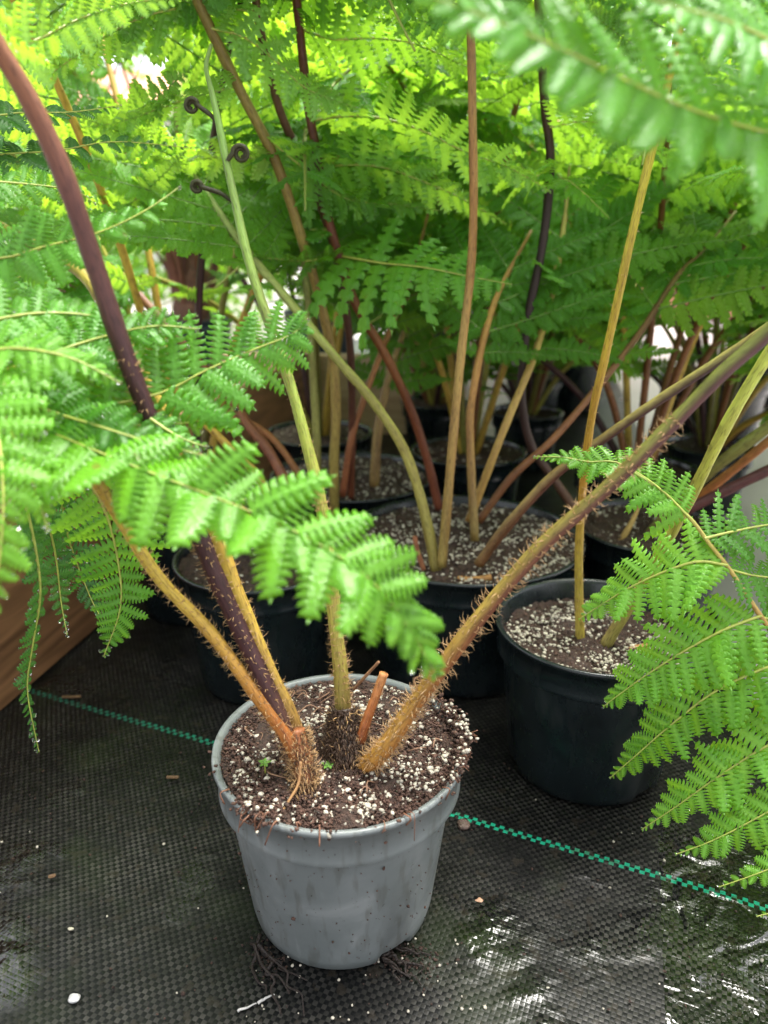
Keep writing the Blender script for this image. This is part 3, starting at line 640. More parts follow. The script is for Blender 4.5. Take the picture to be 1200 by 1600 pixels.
F0.pin(s1, [(30, 640, .425), (120, 660, .43), (220, 665, .44), (300, 660, .45), (370, 640, .455)], 80, 15, 8, hint=(-.1, -.7, .7), m=LEAF)
F0.pin(s1, [(90, 690, .425), (170, 715, .42), (260, 740, .42), (340, 770, .42), (420, 790, .42)], 66, 16, 8, hint=(.1, -.65, .75), m=LEAF)
F0.pin(s1, [(-60, 560, .41), (20, 545, .40), (110, 560, .40), (190, 600, .40)], 70, 15, 8, hint=(0, -.65, .75), m=LEAFY)
# leaves hanging below it
F0.pin(s1, [(128, 735, .47), (165, 800, .475), (185, 880, .475), (188, 950, .47), (162, 1026, .465)], 88, 19, 8, hint=(.25, -.95, .25), m=LEAF, ang=(82, 55))
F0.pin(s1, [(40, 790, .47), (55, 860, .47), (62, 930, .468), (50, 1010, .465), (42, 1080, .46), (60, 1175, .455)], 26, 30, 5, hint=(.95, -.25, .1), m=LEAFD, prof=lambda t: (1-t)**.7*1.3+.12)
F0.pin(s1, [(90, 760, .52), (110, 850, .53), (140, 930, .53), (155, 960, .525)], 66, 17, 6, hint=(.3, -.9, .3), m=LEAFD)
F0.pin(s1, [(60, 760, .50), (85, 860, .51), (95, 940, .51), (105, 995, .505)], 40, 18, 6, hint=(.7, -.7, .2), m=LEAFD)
# leaves of the golden stalk behind the purple one: upper left
F0.pin(s3, [(-80, 330, .55), (-20, 402, .49), (80, 383, .48), (160, 362, .485), (230, 328, .495), (282, 292, .51)], 88, 17, 9, hint=(-.1, -.82, .57), m=LEAF)
F0.pin(s3, [(-100, 300, .52), (-30, 285, .54), (60, 290, .56), (120, 300, .575), (150, 320, .58)], 62, 16, 8, hint=(0, -.8, .6), m=LEAF)
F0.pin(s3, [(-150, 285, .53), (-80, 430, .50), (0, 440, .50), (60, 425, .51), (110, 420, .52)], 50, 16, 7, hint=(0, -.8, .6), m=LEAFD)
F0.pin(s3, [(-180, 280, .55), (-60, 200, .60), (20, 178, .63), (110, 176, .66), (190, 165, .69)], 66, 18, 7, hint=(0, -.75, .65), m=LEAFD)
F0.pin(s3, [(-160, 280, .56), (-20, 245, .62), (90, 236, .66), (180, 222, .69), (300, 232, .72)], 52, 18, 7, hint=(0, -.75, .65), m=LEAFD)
# purple stalk: blade above the frame with leaves coming down into view
F0.blade(s2, C2, .90, 4, .16, (.3, -.3, .9), LEAF)
F0.pin(s2, [(-80, -40, .45), (-10, 90, .50), (60, 62, .53), (130, 28, .56), (210, 4, .585), (300, -2, .61)], 88, 22, 7, hint=(.05, .80, .60), m=LEAFY, cr=.0013)
# right-hand stalk: near blurred leaves top right
F0.pin(s5, [(1375, 250, .40), (1270, 225, .375), (1150, 195, .35), (1050, 160, .335), (970, 122, .325), (860, 70, .315), (740, 20, .31), (600, -30, .31)], 215, 24, 9, hint=(0, -.80, .60), m=LEAF, ang=(70, 40), cr=.0009, droop=.12)
F0.pin(s5, [(1340, 140, .385), (1250, 90, .36), (1150, 40, .34), (1050, 10, .33), (950, -20, .325)], 170, 22, 9, hint=(0, -.75, .66), m=LEAF, droop=.1)
F0.pin(s5, [(1380, 260, .40), (1310, 250, .38), (1240, 235, .365), (1150, 245, .355)], 100, 14, 8, hint=(0, -.75, .66), m=LEAF)

# ------------------------------------------------------------------ the low fern at the right
FR = Fern((.52, .40, .152), 'low bright green fern drooping its fronds over the edge of the black pot')
sr, CR = FR.stipe([(1600, 1335, .40), (1560, 1190, .42), (1480, 1130, .455), (1400, 1105, .475), (1310, 1075, .495), (1240, 1030, .51), (1190, 965, .525), (1140, 890, .54), (1105, 845, .55), (1080, 812, .555), (1030, 765, .565), (985, 735, .57)],
                   [.0045, .004, .003, .0024, .0019, .0015, .001], [BRN, ORANGE, (.36, .24, .07), (.34, .28, .08), GRN], 0)
LH = (-.15, -.62, .77)
FR.pin(sr, [(1075, 808, .555), (1040, 772, .562), (1000, 742, .57), (960, 722, .575), (920, 722, .578), (880, 715, .58), (835, 714, .582)], 58, 20, 7, gap=1.35, hint=LH, m=LEAFY, prof=lambda t: np.interp(t, [0, .1, .45, .75, 1], [1, 1, .75, .38, .05]))
FR.pin(sr, [(1137, 884, .54), (1090, 878, .545), (1040, 893, .548), (985, 918, .552), (945, 942, .556), (905, 968, .56)], 82, 15, 8, jit=1.5, gap=1.35, hint=LH, m=LEAFY, cr=.0013)
FR.pin(sr, [(1190, 962, .525), (1130, 985, .525), (1070, 1017, .527), (1010, 1055, .530), (975, 1080, .532), (943, 1104, .534)], 88, 18, 8, jit=1.5, gap=1.35, hint=LH, m=LEAFY, cr=.0013)
FR.pin(sr, [(1240, 1030, .51), (1180, 1050, .51), (1110, 1085, .512), (1040, 1140, .515), (1000, 1175, .518), (953, 1216, .52)], 86, 20, 8, jit=1.5, gap=1.35, hint=LH, m=LEAFY, cr=.0013)
FR.pin(sr, [(1310, 1075, .495), (1260, 1135, .492), (1190, 1170, .492), (1110, 1222, .495), (1060, 1258, .497), (1003, 1296, .50)], 86, 20, 8, jit=1.5, gap=1.35, hint=LH, m=LEAFY, cr=.0013)
FR.pin(sr, [(1400, 1105, .475), (1330, 1190, .47), (1250, 1240, .468), (1170, 1285, .468), (1110, 1315, .468), (1056, 1335, .468)], 82, 20, 8, jit=1.5, gap=1.35, hint=LH, m=LEAFY, cr=.0013)
FR.pin(sr, [(1480, 1130, .455), (1390, 1240, .445), (1300, 1310, .44), (1220, 1350, .438), (1170, 1370, .438), (1123, 1386, .438)], 76, 19, 8, jit=1.5, gap=1.35, hint=LH, m=LEAFY, cr=.0013)
FR.pin(sr, [(1530, 1160, .44), (1430, 1320, .42), (1340, 1380, .415), (1260, 1412, .413), (1182, 1432, .412)], 68, 20, 8, jit=1.5, gap=1.35, hint=LH, m=LEAFY, cr=.0013)
RH = (.1, -.6, .78)
FR.pin(sr, [(1100, 842, .55), (1140, 832, .555), (1190, 822, .56), (1260, 812, .565), (1340, 800, .57)], 72, 20, 7, hint=RH, m=LEAF, cr=.0013)
FR.pin(sr, [(1140, 890, .54), (1180, 900, .542), (1250, 905, .545), (1330, 900, .55)], 62, 19, 7, hint=RH, m=LEAF)
FR.pin(sr, [(1190, 965, .525), (1240, 975, .525), (1320, 985, .527)], 58, 16, 7, hint=RH, m=LEAF)
FR.pin(sr, [(1240, 1030, .51), (1300, 1040, .51), (1380, 1050, .512)], 58, 16, 7, hint=RH, m=LEAF)

# ------------------------------------------------------------------ ferns in the black pots
GR = 'ferns in the black pots'
F1 = Fern((.208, .668, .14), 'fern with one thin golden stem and one yellow green stem in low soil', GR)
g1, G1 = F1.stipe([(907, 1010, .668), (905, 930, .67), (905, 850, .668), (912, 750, .662), (925, 650, .655), (945, 560, .648), (965, 470, .64), (982, 390, .635), (1010, 270, .63), (1030, 190, .625), (1050, 100, .62), (1070, 0, .61)],
                  [0.00464, 0.00389, 0.00356, 0.00347, 0.00331, 0.00298], [(.34, .27, .06), (.36, .28, .05), (.32, .17, .02), (.36, .25, .025), (.36, .31, .035), (.33, .31, .035), (.32, .24, .03)], 500, .0042)
F1.blade(g1, np.vstack([G1[-10:], extend(G1, .3, -.6)]), .15, 10, .18, (0, 0, 1), LEAF)
g2, G2 = F1.stipe([(945, 1010, .655), (975, 960, .65), (1000, 920, .645), (1045, 840, .635), (1085, 765, .625), (1140, 655, .61), (1200, 555, .60), (1270, 450, .59), (1330, 330, .58)],
                  [.006, .0052, .0050, .0050, .0046, .004], [(.30, .26, .09), (.34, .33, .06), (.30, .36, .06), (.32, .38, .07)], 300, .003)
F1.blade(g2, np.vstack([G2[-8:], extend(G2, .3, .9)]), .2, 9, .18, (0, 0, 1), LEAF)
F1.stipe([(958, 1020, .652), (985, 1016, .65), (1012, 1010, .65)], [.004, .004, .0035], [(.34, .19, .06)]*2, 0, name='cut_stalk')
F2 = Fern((.0995, .89, .15), 'fern with a tight cluster of gold, brown and dark red stems in the wide pot', GR)
m1, M1 = F2.stipe([(682, 893, .80), (672, 840, .805), (655, 770, .81), (630, 700, .82), (585, 630, .835), (530, 565, .85), (480, 505, .865), (430, 445, .88), (380, 385, .90), (320, 300, .93), (250, 190, .96)],
                  [0.00688, 0.00583, 0.00535, 0.00502, 0.00486, 0.00446, .0018], [(.20, .17, .05), (.28, .27, .07), (.25, .30, .08), (.20, .27, .09), (.18, .26, .08)], 260, .003)
F2.blade(m1, M1, .62, 9, .19, (0, -.2, 1), LEAFY)
m2, M2 = F2.stipe([(690, 885, .795), (697, 810, .80), (703, 740, .805), (712, 640, .81), (722, 540, .815), (735, 430, .82), (740, 320, .82), (738, 160, .815), (736, 60, .81), (730, -60, .80)],
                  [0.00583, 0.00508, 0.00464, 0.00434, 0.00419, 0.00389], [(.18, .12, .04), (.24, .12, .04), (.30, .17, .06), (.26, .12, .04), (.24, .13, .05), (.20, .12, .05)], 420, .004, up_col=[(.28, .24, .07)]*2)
F2.blade(m2, np.vstack([M2[-14:], extend(M2, .35, -1.6)]), .25, 10, .2, (0, 0, 1), LEAF)
m5, M5 = F2.stipe([(733, 815, .90), (755, 755, .905), (780, 690, .91), (800, 640, .92), (835, 555, .95), (862, 460, .99), (880, 360, 1.03), (890, 260, 1.06)],
                  [0.00540, 0.00495, 0.00468, 0.00450, 0.00405, .0018], [(.30, .18, .05), (.36, .26, .08), (.36, .30, .10), (.24, .26, .08)], 60, .003)
F2.blade(m5, M5, .5, 9, .2, (0, -.2, 1), LEAF)
m6, M6 = F2.stipe([(748, 882, .80), (790, 825, .79), (860, 748, .775), (930, 695, .76), (1000, 645, .745), (1080, 592, .73), (1160, 540, .71), (1240, 480, .69), (1330, 390, .67)],
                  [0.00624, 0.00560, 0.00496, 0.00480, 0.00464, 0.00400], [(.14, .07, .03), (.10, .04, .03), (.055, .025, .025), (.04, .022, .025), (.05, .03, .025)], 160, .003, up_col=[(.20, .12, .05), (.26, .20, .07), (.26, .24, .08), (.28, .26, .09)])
F2.blade(m6, np.vstack([M6[-8:], extend(M6, .3, .7)]), .2, 9, .19, (0, 0, 1), LEAF)
m7, M7 = F2.stipe([(748, 815, .92), (800, 745, .925), (860, 690, .93), (930, 610, .94), (1000, 520, .96), (1060, 430, .98), (1110, 380, 1.0), (1150, 330, 1.02)], [0.00510, 0.00467, 0.00425, 0.00382, .0018], [BRN, (.20, .09, .04), (.12, .07, .03), OLV], 0)
F2.blade(m7, M7, .55, 8, .2, (0, -.2, 1), LEAF)
o_, C_ = F2.stipe([(742, 845, .87), (735, 700, .90), (738, 620, .92), (770, 480, .96), (830, 360, 1.0)], [.0055, .005, .0045, .002], [(.20, .15, .05), (.30, .16, .05), (.28, .2, .06)], 0); F2.blade(o_, C_, .6, 7, .17, (0, -.3, 1), LEAF)
F2.stipe([(662, 890, .80), (652, 860, .80), (648, 838, .80)], [.003, .003, .0028], [(.26, .11, .06)]*2, 0, name='cut_stalk')
F2.stipe([(715, 905, .785), (740, 907, .782), (768, 902, .782)], [.004, .0045, .004], [(.34, .18, .06)]*2, 0, name='cut_stalk')
F3 = Fern((-.146, .83, .15), 'fern with reddish stems leaning over the timber board', GR)
for path, r, c, az in [([(455, 770, .86), (420, 705, .88), (385, 660, .90), (340, 600, .93), (270, 520, .96), (190, 430, 1.0)], [.0065, .006, .005], [(.14, .05, .03), BRN, BRN], 2.6),
                       ([(430, 800, .84), (400, 740, .86), (350, 690, .87), (300, 640, .88), (240, 570, .9)], [.005, .0046, .004], [(.30, .19, .05), GOLD, GOLD], 2.8),
                       ([(400, 830, .82), (360, 770, .83), (300, 700, .84), (220, 600, .85)], [.005, .0046, .004], [ORANGE, (.30, .15, .05), BRN], 3.0),
                       ([(480, 760, .9), (420, 680, .93), (340, 640, .95), (240, 600, .98)], [.0045, .004, .0035], [BRN, (.26, .11, .04), ORANGE], 3.0)]:
    o_, C_ = F3.stipe(path, r, c, 60, .003); E = np.vstack([C_[-6:], extend(C_, .32, az, drop=.5)]); F3.blade(o_, E, .1, 8, .17, (0, 0, 1), LEAF)
F4 = Fern((-.05, 1.14, .15), 'tall fern with upright olive stems behind the wide pot', GR)
m3, M3 = F2.stipe([(686, 795, 1.0), (668, 720, .99), (640, 635, .98), (600, 550, .965), (558, 480, .955), (530, 400, .945), (508, 320, .935), (495, 240, .925), (484, 180, .92), (474, 100, .91), (465, 15, .90), (455, -70, .88)],
                  [.0062, .0058, .0056, .0054, .0050, .0046], [(.16, .05, .03), (.14, .045, .02), (.15, .06, .02), (.10, .03, .015), (.085, .025, .018), (.12, .035, .02)], 60, .003)
F2.blade(m3, np.vstack([M3[-10:], extend(M3, .35, -1.3)]), .2, 10, .2, (0, 0, 1), LEAF)
m8, M8 = F4.stipe([(522, 805, 1.02), (522, 720, 1.0), (525, 640, .99), (520, 560, .98), (500, 470, .96), (472, 375, .93), (430, 250, .90), (372, 135, .87), (310, 5, .84), (270, -80, .82)],
                  [0.00723, 0.00663, 0.00612, 0.00578, 0.00544, 0.00510], [(.26, .21, .06), (.28, .22, .07), (.24, .18, .06), (.17, .14, .04), (.14, .12, .03)], 60, .003)
F4.blade(m8, np.vstack([M8[-10:], extend(M8, .3, -2.0)]), .2, 9, .2, (0, 0, 1), LEAF)
m9, M9 = F4.stipe([(548, 780, 1.05), (550, 650, 1.03), (545, 520, 1.0), (520, 380, .97), (480, 270, .95), (440, 180, .93), (415, 90, .91), (398, -10, .89), (385, -90, .87)],
                  [0.00552, 0.00510, 0.00467, 0.00425], [RED, (.07, .03, .02), (.07, .03, .02), (.08, .04, .02), (.12, .06, .03)], 0)
F4.blade(m9, np.vstack([M9[-8:], extend(M9, .3, -1.8)]), .2, 9, .2, (0, 0, 1), LEAF)
o_, C_ = F4.stipe([(535, 775, 1.03), (548, 690, 1.03), (570, 620, 1.04), (600, 540, 1.06), (640, 440, 1.09), (670, 330, 1.13)], [.005, .0046, .004, .002], [(.24, .08, .04), (.28, .13, .05), (.30, .2, .07)], 0)
F4.blade(o_, C_, .55, 8, .18, (0, -.3, 1), LEAF)
o_, C_ = F4.stipe([(495, 790, 1.03), (495, 700, 1.03), (490, 600, 1.03), (482, 480, 1.03), (470, 380, 1.04), (440, 260, 1.06)], [.006, .0056, .005, .002], [(.26, .25, .08), (.24, .27, .08), (.22, .26, .08)], 0); F4.blade(o_, C_, .62, 8, .17, (0, -.3, 1), LEAF)
o_, C_ = F4.stipe([(585, 760, 1.10), (590, 680, 1.11), (605, 600, 1.12), (640, 500, 1.14), (690, 400, 1.18)], [.008, .0065, .005, .002], [(.20, .13, .05), (.28, .2, .08), (.24, .22, .08)], 0); F4.blade(o_, C_, .45, 8, .18, (0, -.3, 1), LEAF)
HB = (0, .55, .83)      # leaves seen from below
F2.pin(m3, [(487, 190, .922), (540, 182, .91), (600, 186, .90), (660, 205, .89), (720, 235, .885), (800, 265, .88), (860, 300, .87)], 98, 17, 6, hint=(0, .62, .78), m=LEAFY, cr=.0016)
F2.pin(m3, [(497, 265, .93), (540, 258, .92), (600, 262, .915), (650, 280, .91), (710, 305, .905), (790, 350, .90)], 80, 16, 6, hint=(0, .6, .8), m=LEAFY, cr=.0015)
F2.pin(m3, [(468, 45, .905), (520, 62, .89), (580, 60, .88), (650, 70, .87), (740, 110, .86)], 90, 16, 6, hint=(0, .6, .8), m=LEAF, cr=.0015)
F2.pin(m3, [(530, 400, .945), (600, 412, .91), (660, 418, .88), (730, 432, .86), (800, 445, .85)], 112, 13, 6, hint=(0, -.75, .66), m=LEAF, cr=.0015, ang=(88, 70), droop=.5)
F2.pin(m3, [(530, 400, .945), (480, 408, .92), (430, 405, .90), (380, 400, .89)], 62, 14, 6, hint=(0, .6, .8), m=LEAF, cr=.0014)
F4.pin(m8, [(410, 210, .89), (470, 260, .90), (540, 310, .90), (620, 320, .90), (690, 330, .90)], 72, 15, 6, hint=(0, .5, .86), m=LEAF)
F4.pin(m8, [(330, 45, .845), (380, 58, .85), (430, 95, .855), (480, 140, .86), (560, 170, .86)], 80, 16, 6, hint=(0, .6, .8), m=LEAFY, cr=.0015)
F4.pin(m8, [(372, 135, .87), (310, 150, .86), (250, 170, .85), (190, 190, .84), (130, 200, .83)], 58, 16, 6, hint=(0, .45, .88), m=LEAFY)
F4.pin(m8, [(430, 250, .90), (360, 245, .90), (290, 250, .90), (220, 250, .90), (160, 270, .9)], 46, 16, 6, hint=(0, .4, .9), m=LEAFY)
F4.pin(m9, [(400, 20, .89), (330, 10, .87), (240, 22, .84), (160, 60, .82), (60, 130, .8)], 85, 18, 6, hint=(0, .6, .8), m=LEAFY, cr=.0015)
F2.pin(m3, [(520, 360, .94), (450, 360, .96), (380, 372, .97), (300, 360, .97), (240, 365, .98)], 46, 15, 6, hint=(0, -.3, .95), m=LEAF)
F5 = Fern((.345, .93, .15), 'fern with one bent dark purple stem rising among green leaves', GR)
m4, M4 = F5.stipe([(912, 815, .95), (868, 752, .96), (830, 695, .96), (816, 630, .955), (818, 560, .95), (828, 480, .945), (845, 400, .94), (856, 320, .935), (860, 240, .93), (852, 170, .925), (845, 60, .91), (840, -40, .90)],
                  [0.00594, 0.00558, 0.00522, 0.00504, 0.00450], [(.12, .06, .035), (.05, .028, .025), BLK, BLK, BLK, (.05, .02, .015), (.10, .05, .03)], 0)
F5.blade(m4, np.vstack([M4[-10:], extend(M4, .35, -1.2)]), .2, 10, .2, (0, 0, 1), LEAF)
F5.pin(m4, [(858, 270, .93), (820, 280, .91), (780, 270, .90), (720, 240, .89)], 58, 13, 6, hint=(0, .5, .86), m=LEAFY)
F5.pin(m4, [(858, 290, .93), (880, 280, .90), (910, 300, .88), (952, 342, .865)], 52, 15, 6, hint=(0, -.5, .86), m=LEAFY)
F5.pin(m4, [(856, 200, .925), (920, 190, .90), (990, 210, .89), (1060, 260, .88)], 80, 16, 6, hint=(0, .5, .86), m=LEAFY)
for path, r, c in [([(965, 905, .93), (1020, 830, .91), (1100, 745, .88), (1200, 668, .84), (1300, 600, .80)], [.0075, .0072, .0065], [OLV, OLV, (.14, .16, .05)]),
                   ([(960, 890, .94), (1020, 830, .93), (1090, 778, .91), (1200, 690, .88), (1300, 600, .85)], [.0058, .0055, .005], [ORANGE, (.36, .14, .04), (.30, .16, .05)]),
                   ([(980, 870, .92), (1040, 815, .90), (1100, 783, .88), (1200, 735, .85), (1320, 680, .82)], [.0066, .0066, .006], [(.12, .05, .04), (.09, .035, .04), (.09, .035, .04)])]:
    o_, C_ = F5.stipe(path, r, c, 60, .003); F5.blade(o_, np.vstack([C_[-6:], extend(C_, .3, .6, drop=.3)]), .35, 8, .17, (0, 0, 1), LEAF)
F5.stipe([(940, 890, .9), (985, 820, .9), (1010, 760, .92)], [.004, .0038, .001], [(.34, .24, .08)]*2, 0)

def auto_fern(base, label, nf, h, spread, seed, az0=0, m=LEAF, group=GR, L=.2, azr=6.283, stem_cols=None, pairs=12, lo=.8):
    f = Fern(base, label, group); rng = np.random.default_rng(seed)
    for k in range(nf):
        az = az0+azr*(k+.5*rng.uniform(-.6, .6))/nf; H = h*rng.uniform(lo, 1.2); sp_ = spread*rng.uniform(.7, 1.3)
        dx = np.array([math.cos(az), math.sin(az), 0]); b = np.array(base)+dx*.012
        P = [b, b+dx*sp_*.18+np.array([0, 0, H*.5]), b+dx*sp_*.45+np.array([0, 0, H*.85]), b+dx*sp_*.75+np.array([0, 0, H]), b+dx*sp_*1.05+np.array([0, 0, H*.95]), b+dx*sp_*1.3+np.array([0, 0, H*.80])]
        c = (stem_cols or [GOLD, BRN, YG, PURP, OLV])[int(rng.integers(5)) if stem_cols is None else int(rng.integers(len(stem_cols)))]
        o, C = f.stipe(P, [.006, .0052, .004, .0026, .0010], [np.array(c)*.8, c, c, GRN], 0, pix=False, sides=7)
        f.blade(o, C, .34, pairs, L*rng.uniform(.85, 1.15), (dx[0]*.1, dx[1]*.1, 1), [m, m, LEAFY, LEAF][int(rng.integers(4))], start=.55)
    return f
auto_fern((-.27, 1.02, .15), 'fern leaning on the timber board behind its neighbour', 6, .62, .38, 31)
auto_fern((.145, 1.28, .15), 'broad fern in the back row nearest the purple stem', 9, .62, .45, 32, lo=.45)
auto_fern((.40, 1.17, .15), 'broad fern at the edge of the pale concrete', 9, .50, .40, 33, lo=.45)
auto_fern((-.12, 1.40, .15), 'broad fern in the back row nearest the crossing board', 8, .62, .42, 34, lo=.5)

# ------------------------------------------------------------------ background
for (x, y, lab, sd) in [(.12, 1.80, 'small pot just before the crossing board, middle of its row', 81), (.32, 1.7, 'small pot just before the crossing board, concrete side', 82), (.05, 2.35, 'small pot just beyond the crossing board', 83), (.42, 2.15, 'small pot at the far corner of the sheet', 86), (.70, 2.9, 'small pot on the concrete near the brick wall', 87), (.25, 3.2, 'small pot furthest back on the sheet', 88), (.95, 1.35, 'small pot alone on the open concrete', 89), (.62, 1.42, 'small pot on the concrete next to the sheet edge', 84)]:
    make_pot(x, y, .08, .06, .13, BLACKP, lab, .120, .003, 60, sd, group='small black pots', detail=0)
    auto_fern((x, y, .12), 'bushy young fern in the ' + lab, 14, .42 if sd < 86 else .5, .36 if sd < 86 else .5, sd+5, group='bushy young ferns', L=.17, lo=.35)
for (x, y, lab, sd) in [(-.62, 2.55, 'slate pot with a stout brown stump beyond the crossing board', 41), (-1.05, 2.7, 'slate pot at the far end of the back bench row', 42), (-.22, 2.75, 'slate pot with pale stems beyond the crossing board', 43), (.2, 2.9, 'slate pot furthest behind the red brown stem', 44)]:
    make_pot(x, y, .13, .10, .24, BLUEP, lab, .225, .004, 120, sd, group='slate pots beyond the board', detail=0)
    auto_fern((x, y, .23), {41: 'tall fern growing from the stout brown stump', 42: 'tall fern at the far end of the back row', 43: 'tall pale stemmed fern beyond the crossing board', 44: 'tall fern furthest behind the red brown stem'}[sd], 9, .85, .55, sd+5, group='tall ferns beyond the board', stem_cols=[BRN, RED, (.2, .12, .06)], L=.26)
for (x, y, h, sd, az) in [(.75, 1.75, .8, 51, 0), (1.2, 2.4, .9, 52, 1), (.55, 2.3, .8, 53, 2), (1.7, 3.2, 1.0, 54, 0), (.9, 3.3, .95, 55, 1)]:
    make_pot(x, y, .12, .095, .20, BLACKP, 'black pot on the pale concrete, %s of five there' % ['first', 'second', 'third', 'fourth', 'fifth'][sd-51], .188, .003, 80, sd, group='black pots on the concrete', detail=0)
    auto_fern((x, y, .19), 'arching fern on the pale concrete in the %s of five pots' % ['first', 'second', 'third', 'fourth', 'fifth'][sd-51], 9, h*.7, .55, sd+7, group='ferns on the concrete', L=.25)
def brick_house():
    root = obj('garden_shed', None, label='low pale garden shed with salmon tiled roof seen between leaves', cat='shed', loc=(-2.75, 9, 0))
    WH = simple('render_wall', (.72, .68, .68), .7, .05, 3); o = obj('wall', box_mesh('wall', 2.4, 2.0, 1.75, WH, .01), root, loc=(0, 1, .875))
    V = [(-1.35, -.15, 1.70), (1.35, -.15, 1.70), (1.2, 1, 2.15), (-1.2, 1, 2.15), (1.35, 2.15, 1.70), (-1.35, 2.15, 1.70)]
    V += [(x, y, z-.06) for x, y, z in V]
    f = [(0, 1, 2, 3), (3, 2, 4, 5), (6, 9, 8, 7), (9, 11, 10, 8), (0, 6, 7, 1), (4, 10, 11, 5), (0, 3, 9, 6), (3, 5, 11, 9), (1, 7, 8, 2), (2, 8, 10, 4)]
    obj('roof', mesh_from('roof', np.array(V), f, BRICK, smooth=False), root)
brick_house()
def low_wall(x0, x1, y, h, label):
    root = obj('brick_wall', None, label=label, cat='wall', loc=((x0+x1)/2, y, 0)); L = x1-x0
    bl = box_mesh('brick', .215, .10, .065, BRICK, .004); nb = int(L/.225); rows = int(h/.075)
    core = obj('mortar', box_mesh('mortar', L, .08, h, CONC, 0), root, loc=(0, .012, h/2-.004))
    for r in range(rows):
        for i in range(nb):
            obj('brick', bl, root, loc=(-L/2+.1125+.225*i+(.1125 if r % 2 else 0)-.056, 0, .0375+.075*r))
low_wall(.2, 5.0, 4.6, .45, 'low salmon brick wall behind the ferns on the concrete')
def shrub(x, y, h, w, seed, label):
    rng = np.random.default_rng(seed); root = obj('shrub', None, label=label, cat='shrub', group='shrubs at the back', loc=(x, y, 0))
    B = Bag()
    for k in range(7):
        a = rng.uniform(0, 6.28); P = np.array([(0, 0, 0), (.1*w*math.cos(a), .1*w*math.sin(a), h*.4), (.35*w*math.cos(a), .35*w*math.sin(a), h*.85)]); V, f = tube(spline(P, 8), np.linspace(.02, .006, 8), 6); B.add(V, f)
    obj('stems', B.mesh('stems', simple('bark%d' % seed, (.10, .07, .04), .8)), root)
    n = 2600; d = nrm(rng.standard_normal((n, 3))); r = rng.uniform(.35, 1, n)**.6; lump = 1+.22*np.sin(d[:, 0]*7+seed)+.18*np.sin(d[:, 2]*9+d[:, 1]*6)
    c = d*(r*lump)[:, None]*np.array([w*.5, w*.5, h*.48])+np.array([0, 0, h*.53])
    t = nrm(rng.standard_normal((n, 3))+np.array([0, 0, -.4])); s = nrm(np.cross(t, rng.standard_normal((n, 3)))); L = rng.uniform(.05, .10, n)[:, None]
    nn = np.cross(t, s)
    V = np.stack([c, c+t*L*.45+s*L*.22, c+t*L, c+t*L*.45-s*L*.22, c+t*L*.5-nn*L*.06], 1).reshape(-1, 3)
    fo = np.array([(0, 1, 4), (1, 2, 4), (2, 3, 4), (3, 0, 4)]); Fs = (fo[None]+(np.arange(n)*5)[:, None, None]).reshape(-1, 3)
    uv = np.tile(np.array([(0, 0), (.5, .9), (1, 0), (.5, -.9), (.5, .3)]), (n, 1))
    obj('foliage', mesh_from('foliage', V, Fs.tolist(), [LEAF, LEAFY, LEAFD][seed % 3], uv=uv), root, kind='stuff')
for i, (x, y, h, w, lab) in enumerate([(-1.3, 6.2, 1.5, 1.6, 'rounded shrub in front of the garden shed'), (.4, 6.8, 1.9, 2.0, 'tall shrub behind the low brick wall, shed side'), (2.3, 6.6, 1.8, 2.0, 'dense shrub behind the middle of the brick wall'), (-.9, 4.3, 1.0, 1.5, 'low shrub behind the slate pots'), (-2.0, 4.6, 1.1, 1.6, 'bushy shrub at the end of the slate pots'), (4.2, 6.2, 1.9, 2.1, 'wide shrub behind the far end of the brick wall'), (-3.3, 5.5, 1.2, 1.5, 'low shrub beside the garden shed corner')]):
    shrub(x, y, h, w, 60+i, lab)
# yellow bucket far behind
V, f = lathe([(.05, 0), (.06, .002), (.075, .17), (.08, .172), (.08, .18), (.072, .18), (.06, .01), (.001, .008)], 40)
bk = obj('bucket', mesh_from('bucket', V, f, simple('yellow_plastic', (.75, .62, .02), .4, .05)), label='yellow plastic bucket on the ground far behind the stems', cat='bucket', loc=at(856, 610, 2.35)*np.array([1, 1, 0])+np.array([0, 0, -.006]))
hv, hf = tube(spline(np.array([(-.078, 0, .165), (-.06, .02, .235), (0, .03, .26), (.06, .02, .235), (.078, 0, .165)]), 20), .003, 6); obj('handle', mesh_from('handle', hv, hf, simple('wire', (.4, .4, .4), .4)), bk)

# ------------------------------------------------------------------ litter on the fabric and dirt on the pot
def on_ground(u, v):
    a = math.atan((v-800)/F)+PITCH; return at(u, v, CAMZ/math.tan(a))
rng = np.random.default_rng(5)
pts = np.array([on_ground(rng.uniform(380, 760), rng.uniform(1470, 1600)) for _ in range(34)]+[on_ground(rng.uniform(0, 1200), rng.uniform(1250, 1600)) for _ in range(44)]); pts[:, 2] = .002
obj('spilled_perlite', grains('spilled_perlite', pts, rng.uniform(.0006, .0016, len(pts)), PERL, 8), kind='stuff', label='tiny white perlite grains spilled on the woven sheet', cat='perlite')
pts = np.array([on_ground(rng.uniform(0, 1200), rng.uniform(1100, 1600)) for _ in range(260)]+[on_ground(rng.normal(632, 28), rng.normal(1500, 22)) for _ in range(150)]+[on_ground(rng.normal(420, 22), rng.normal(1500, 18)) for _ in range(120)]); pts[:, 2] = .002
obj('spilled_soil', grains('spilled_soil', pts, rng.uniform(.0004, .0015, len(pts)), SOIL, 9, .7, .5), kind='stuff', label='dark soil crumbs scattered over the woven sheet', cat='soil')
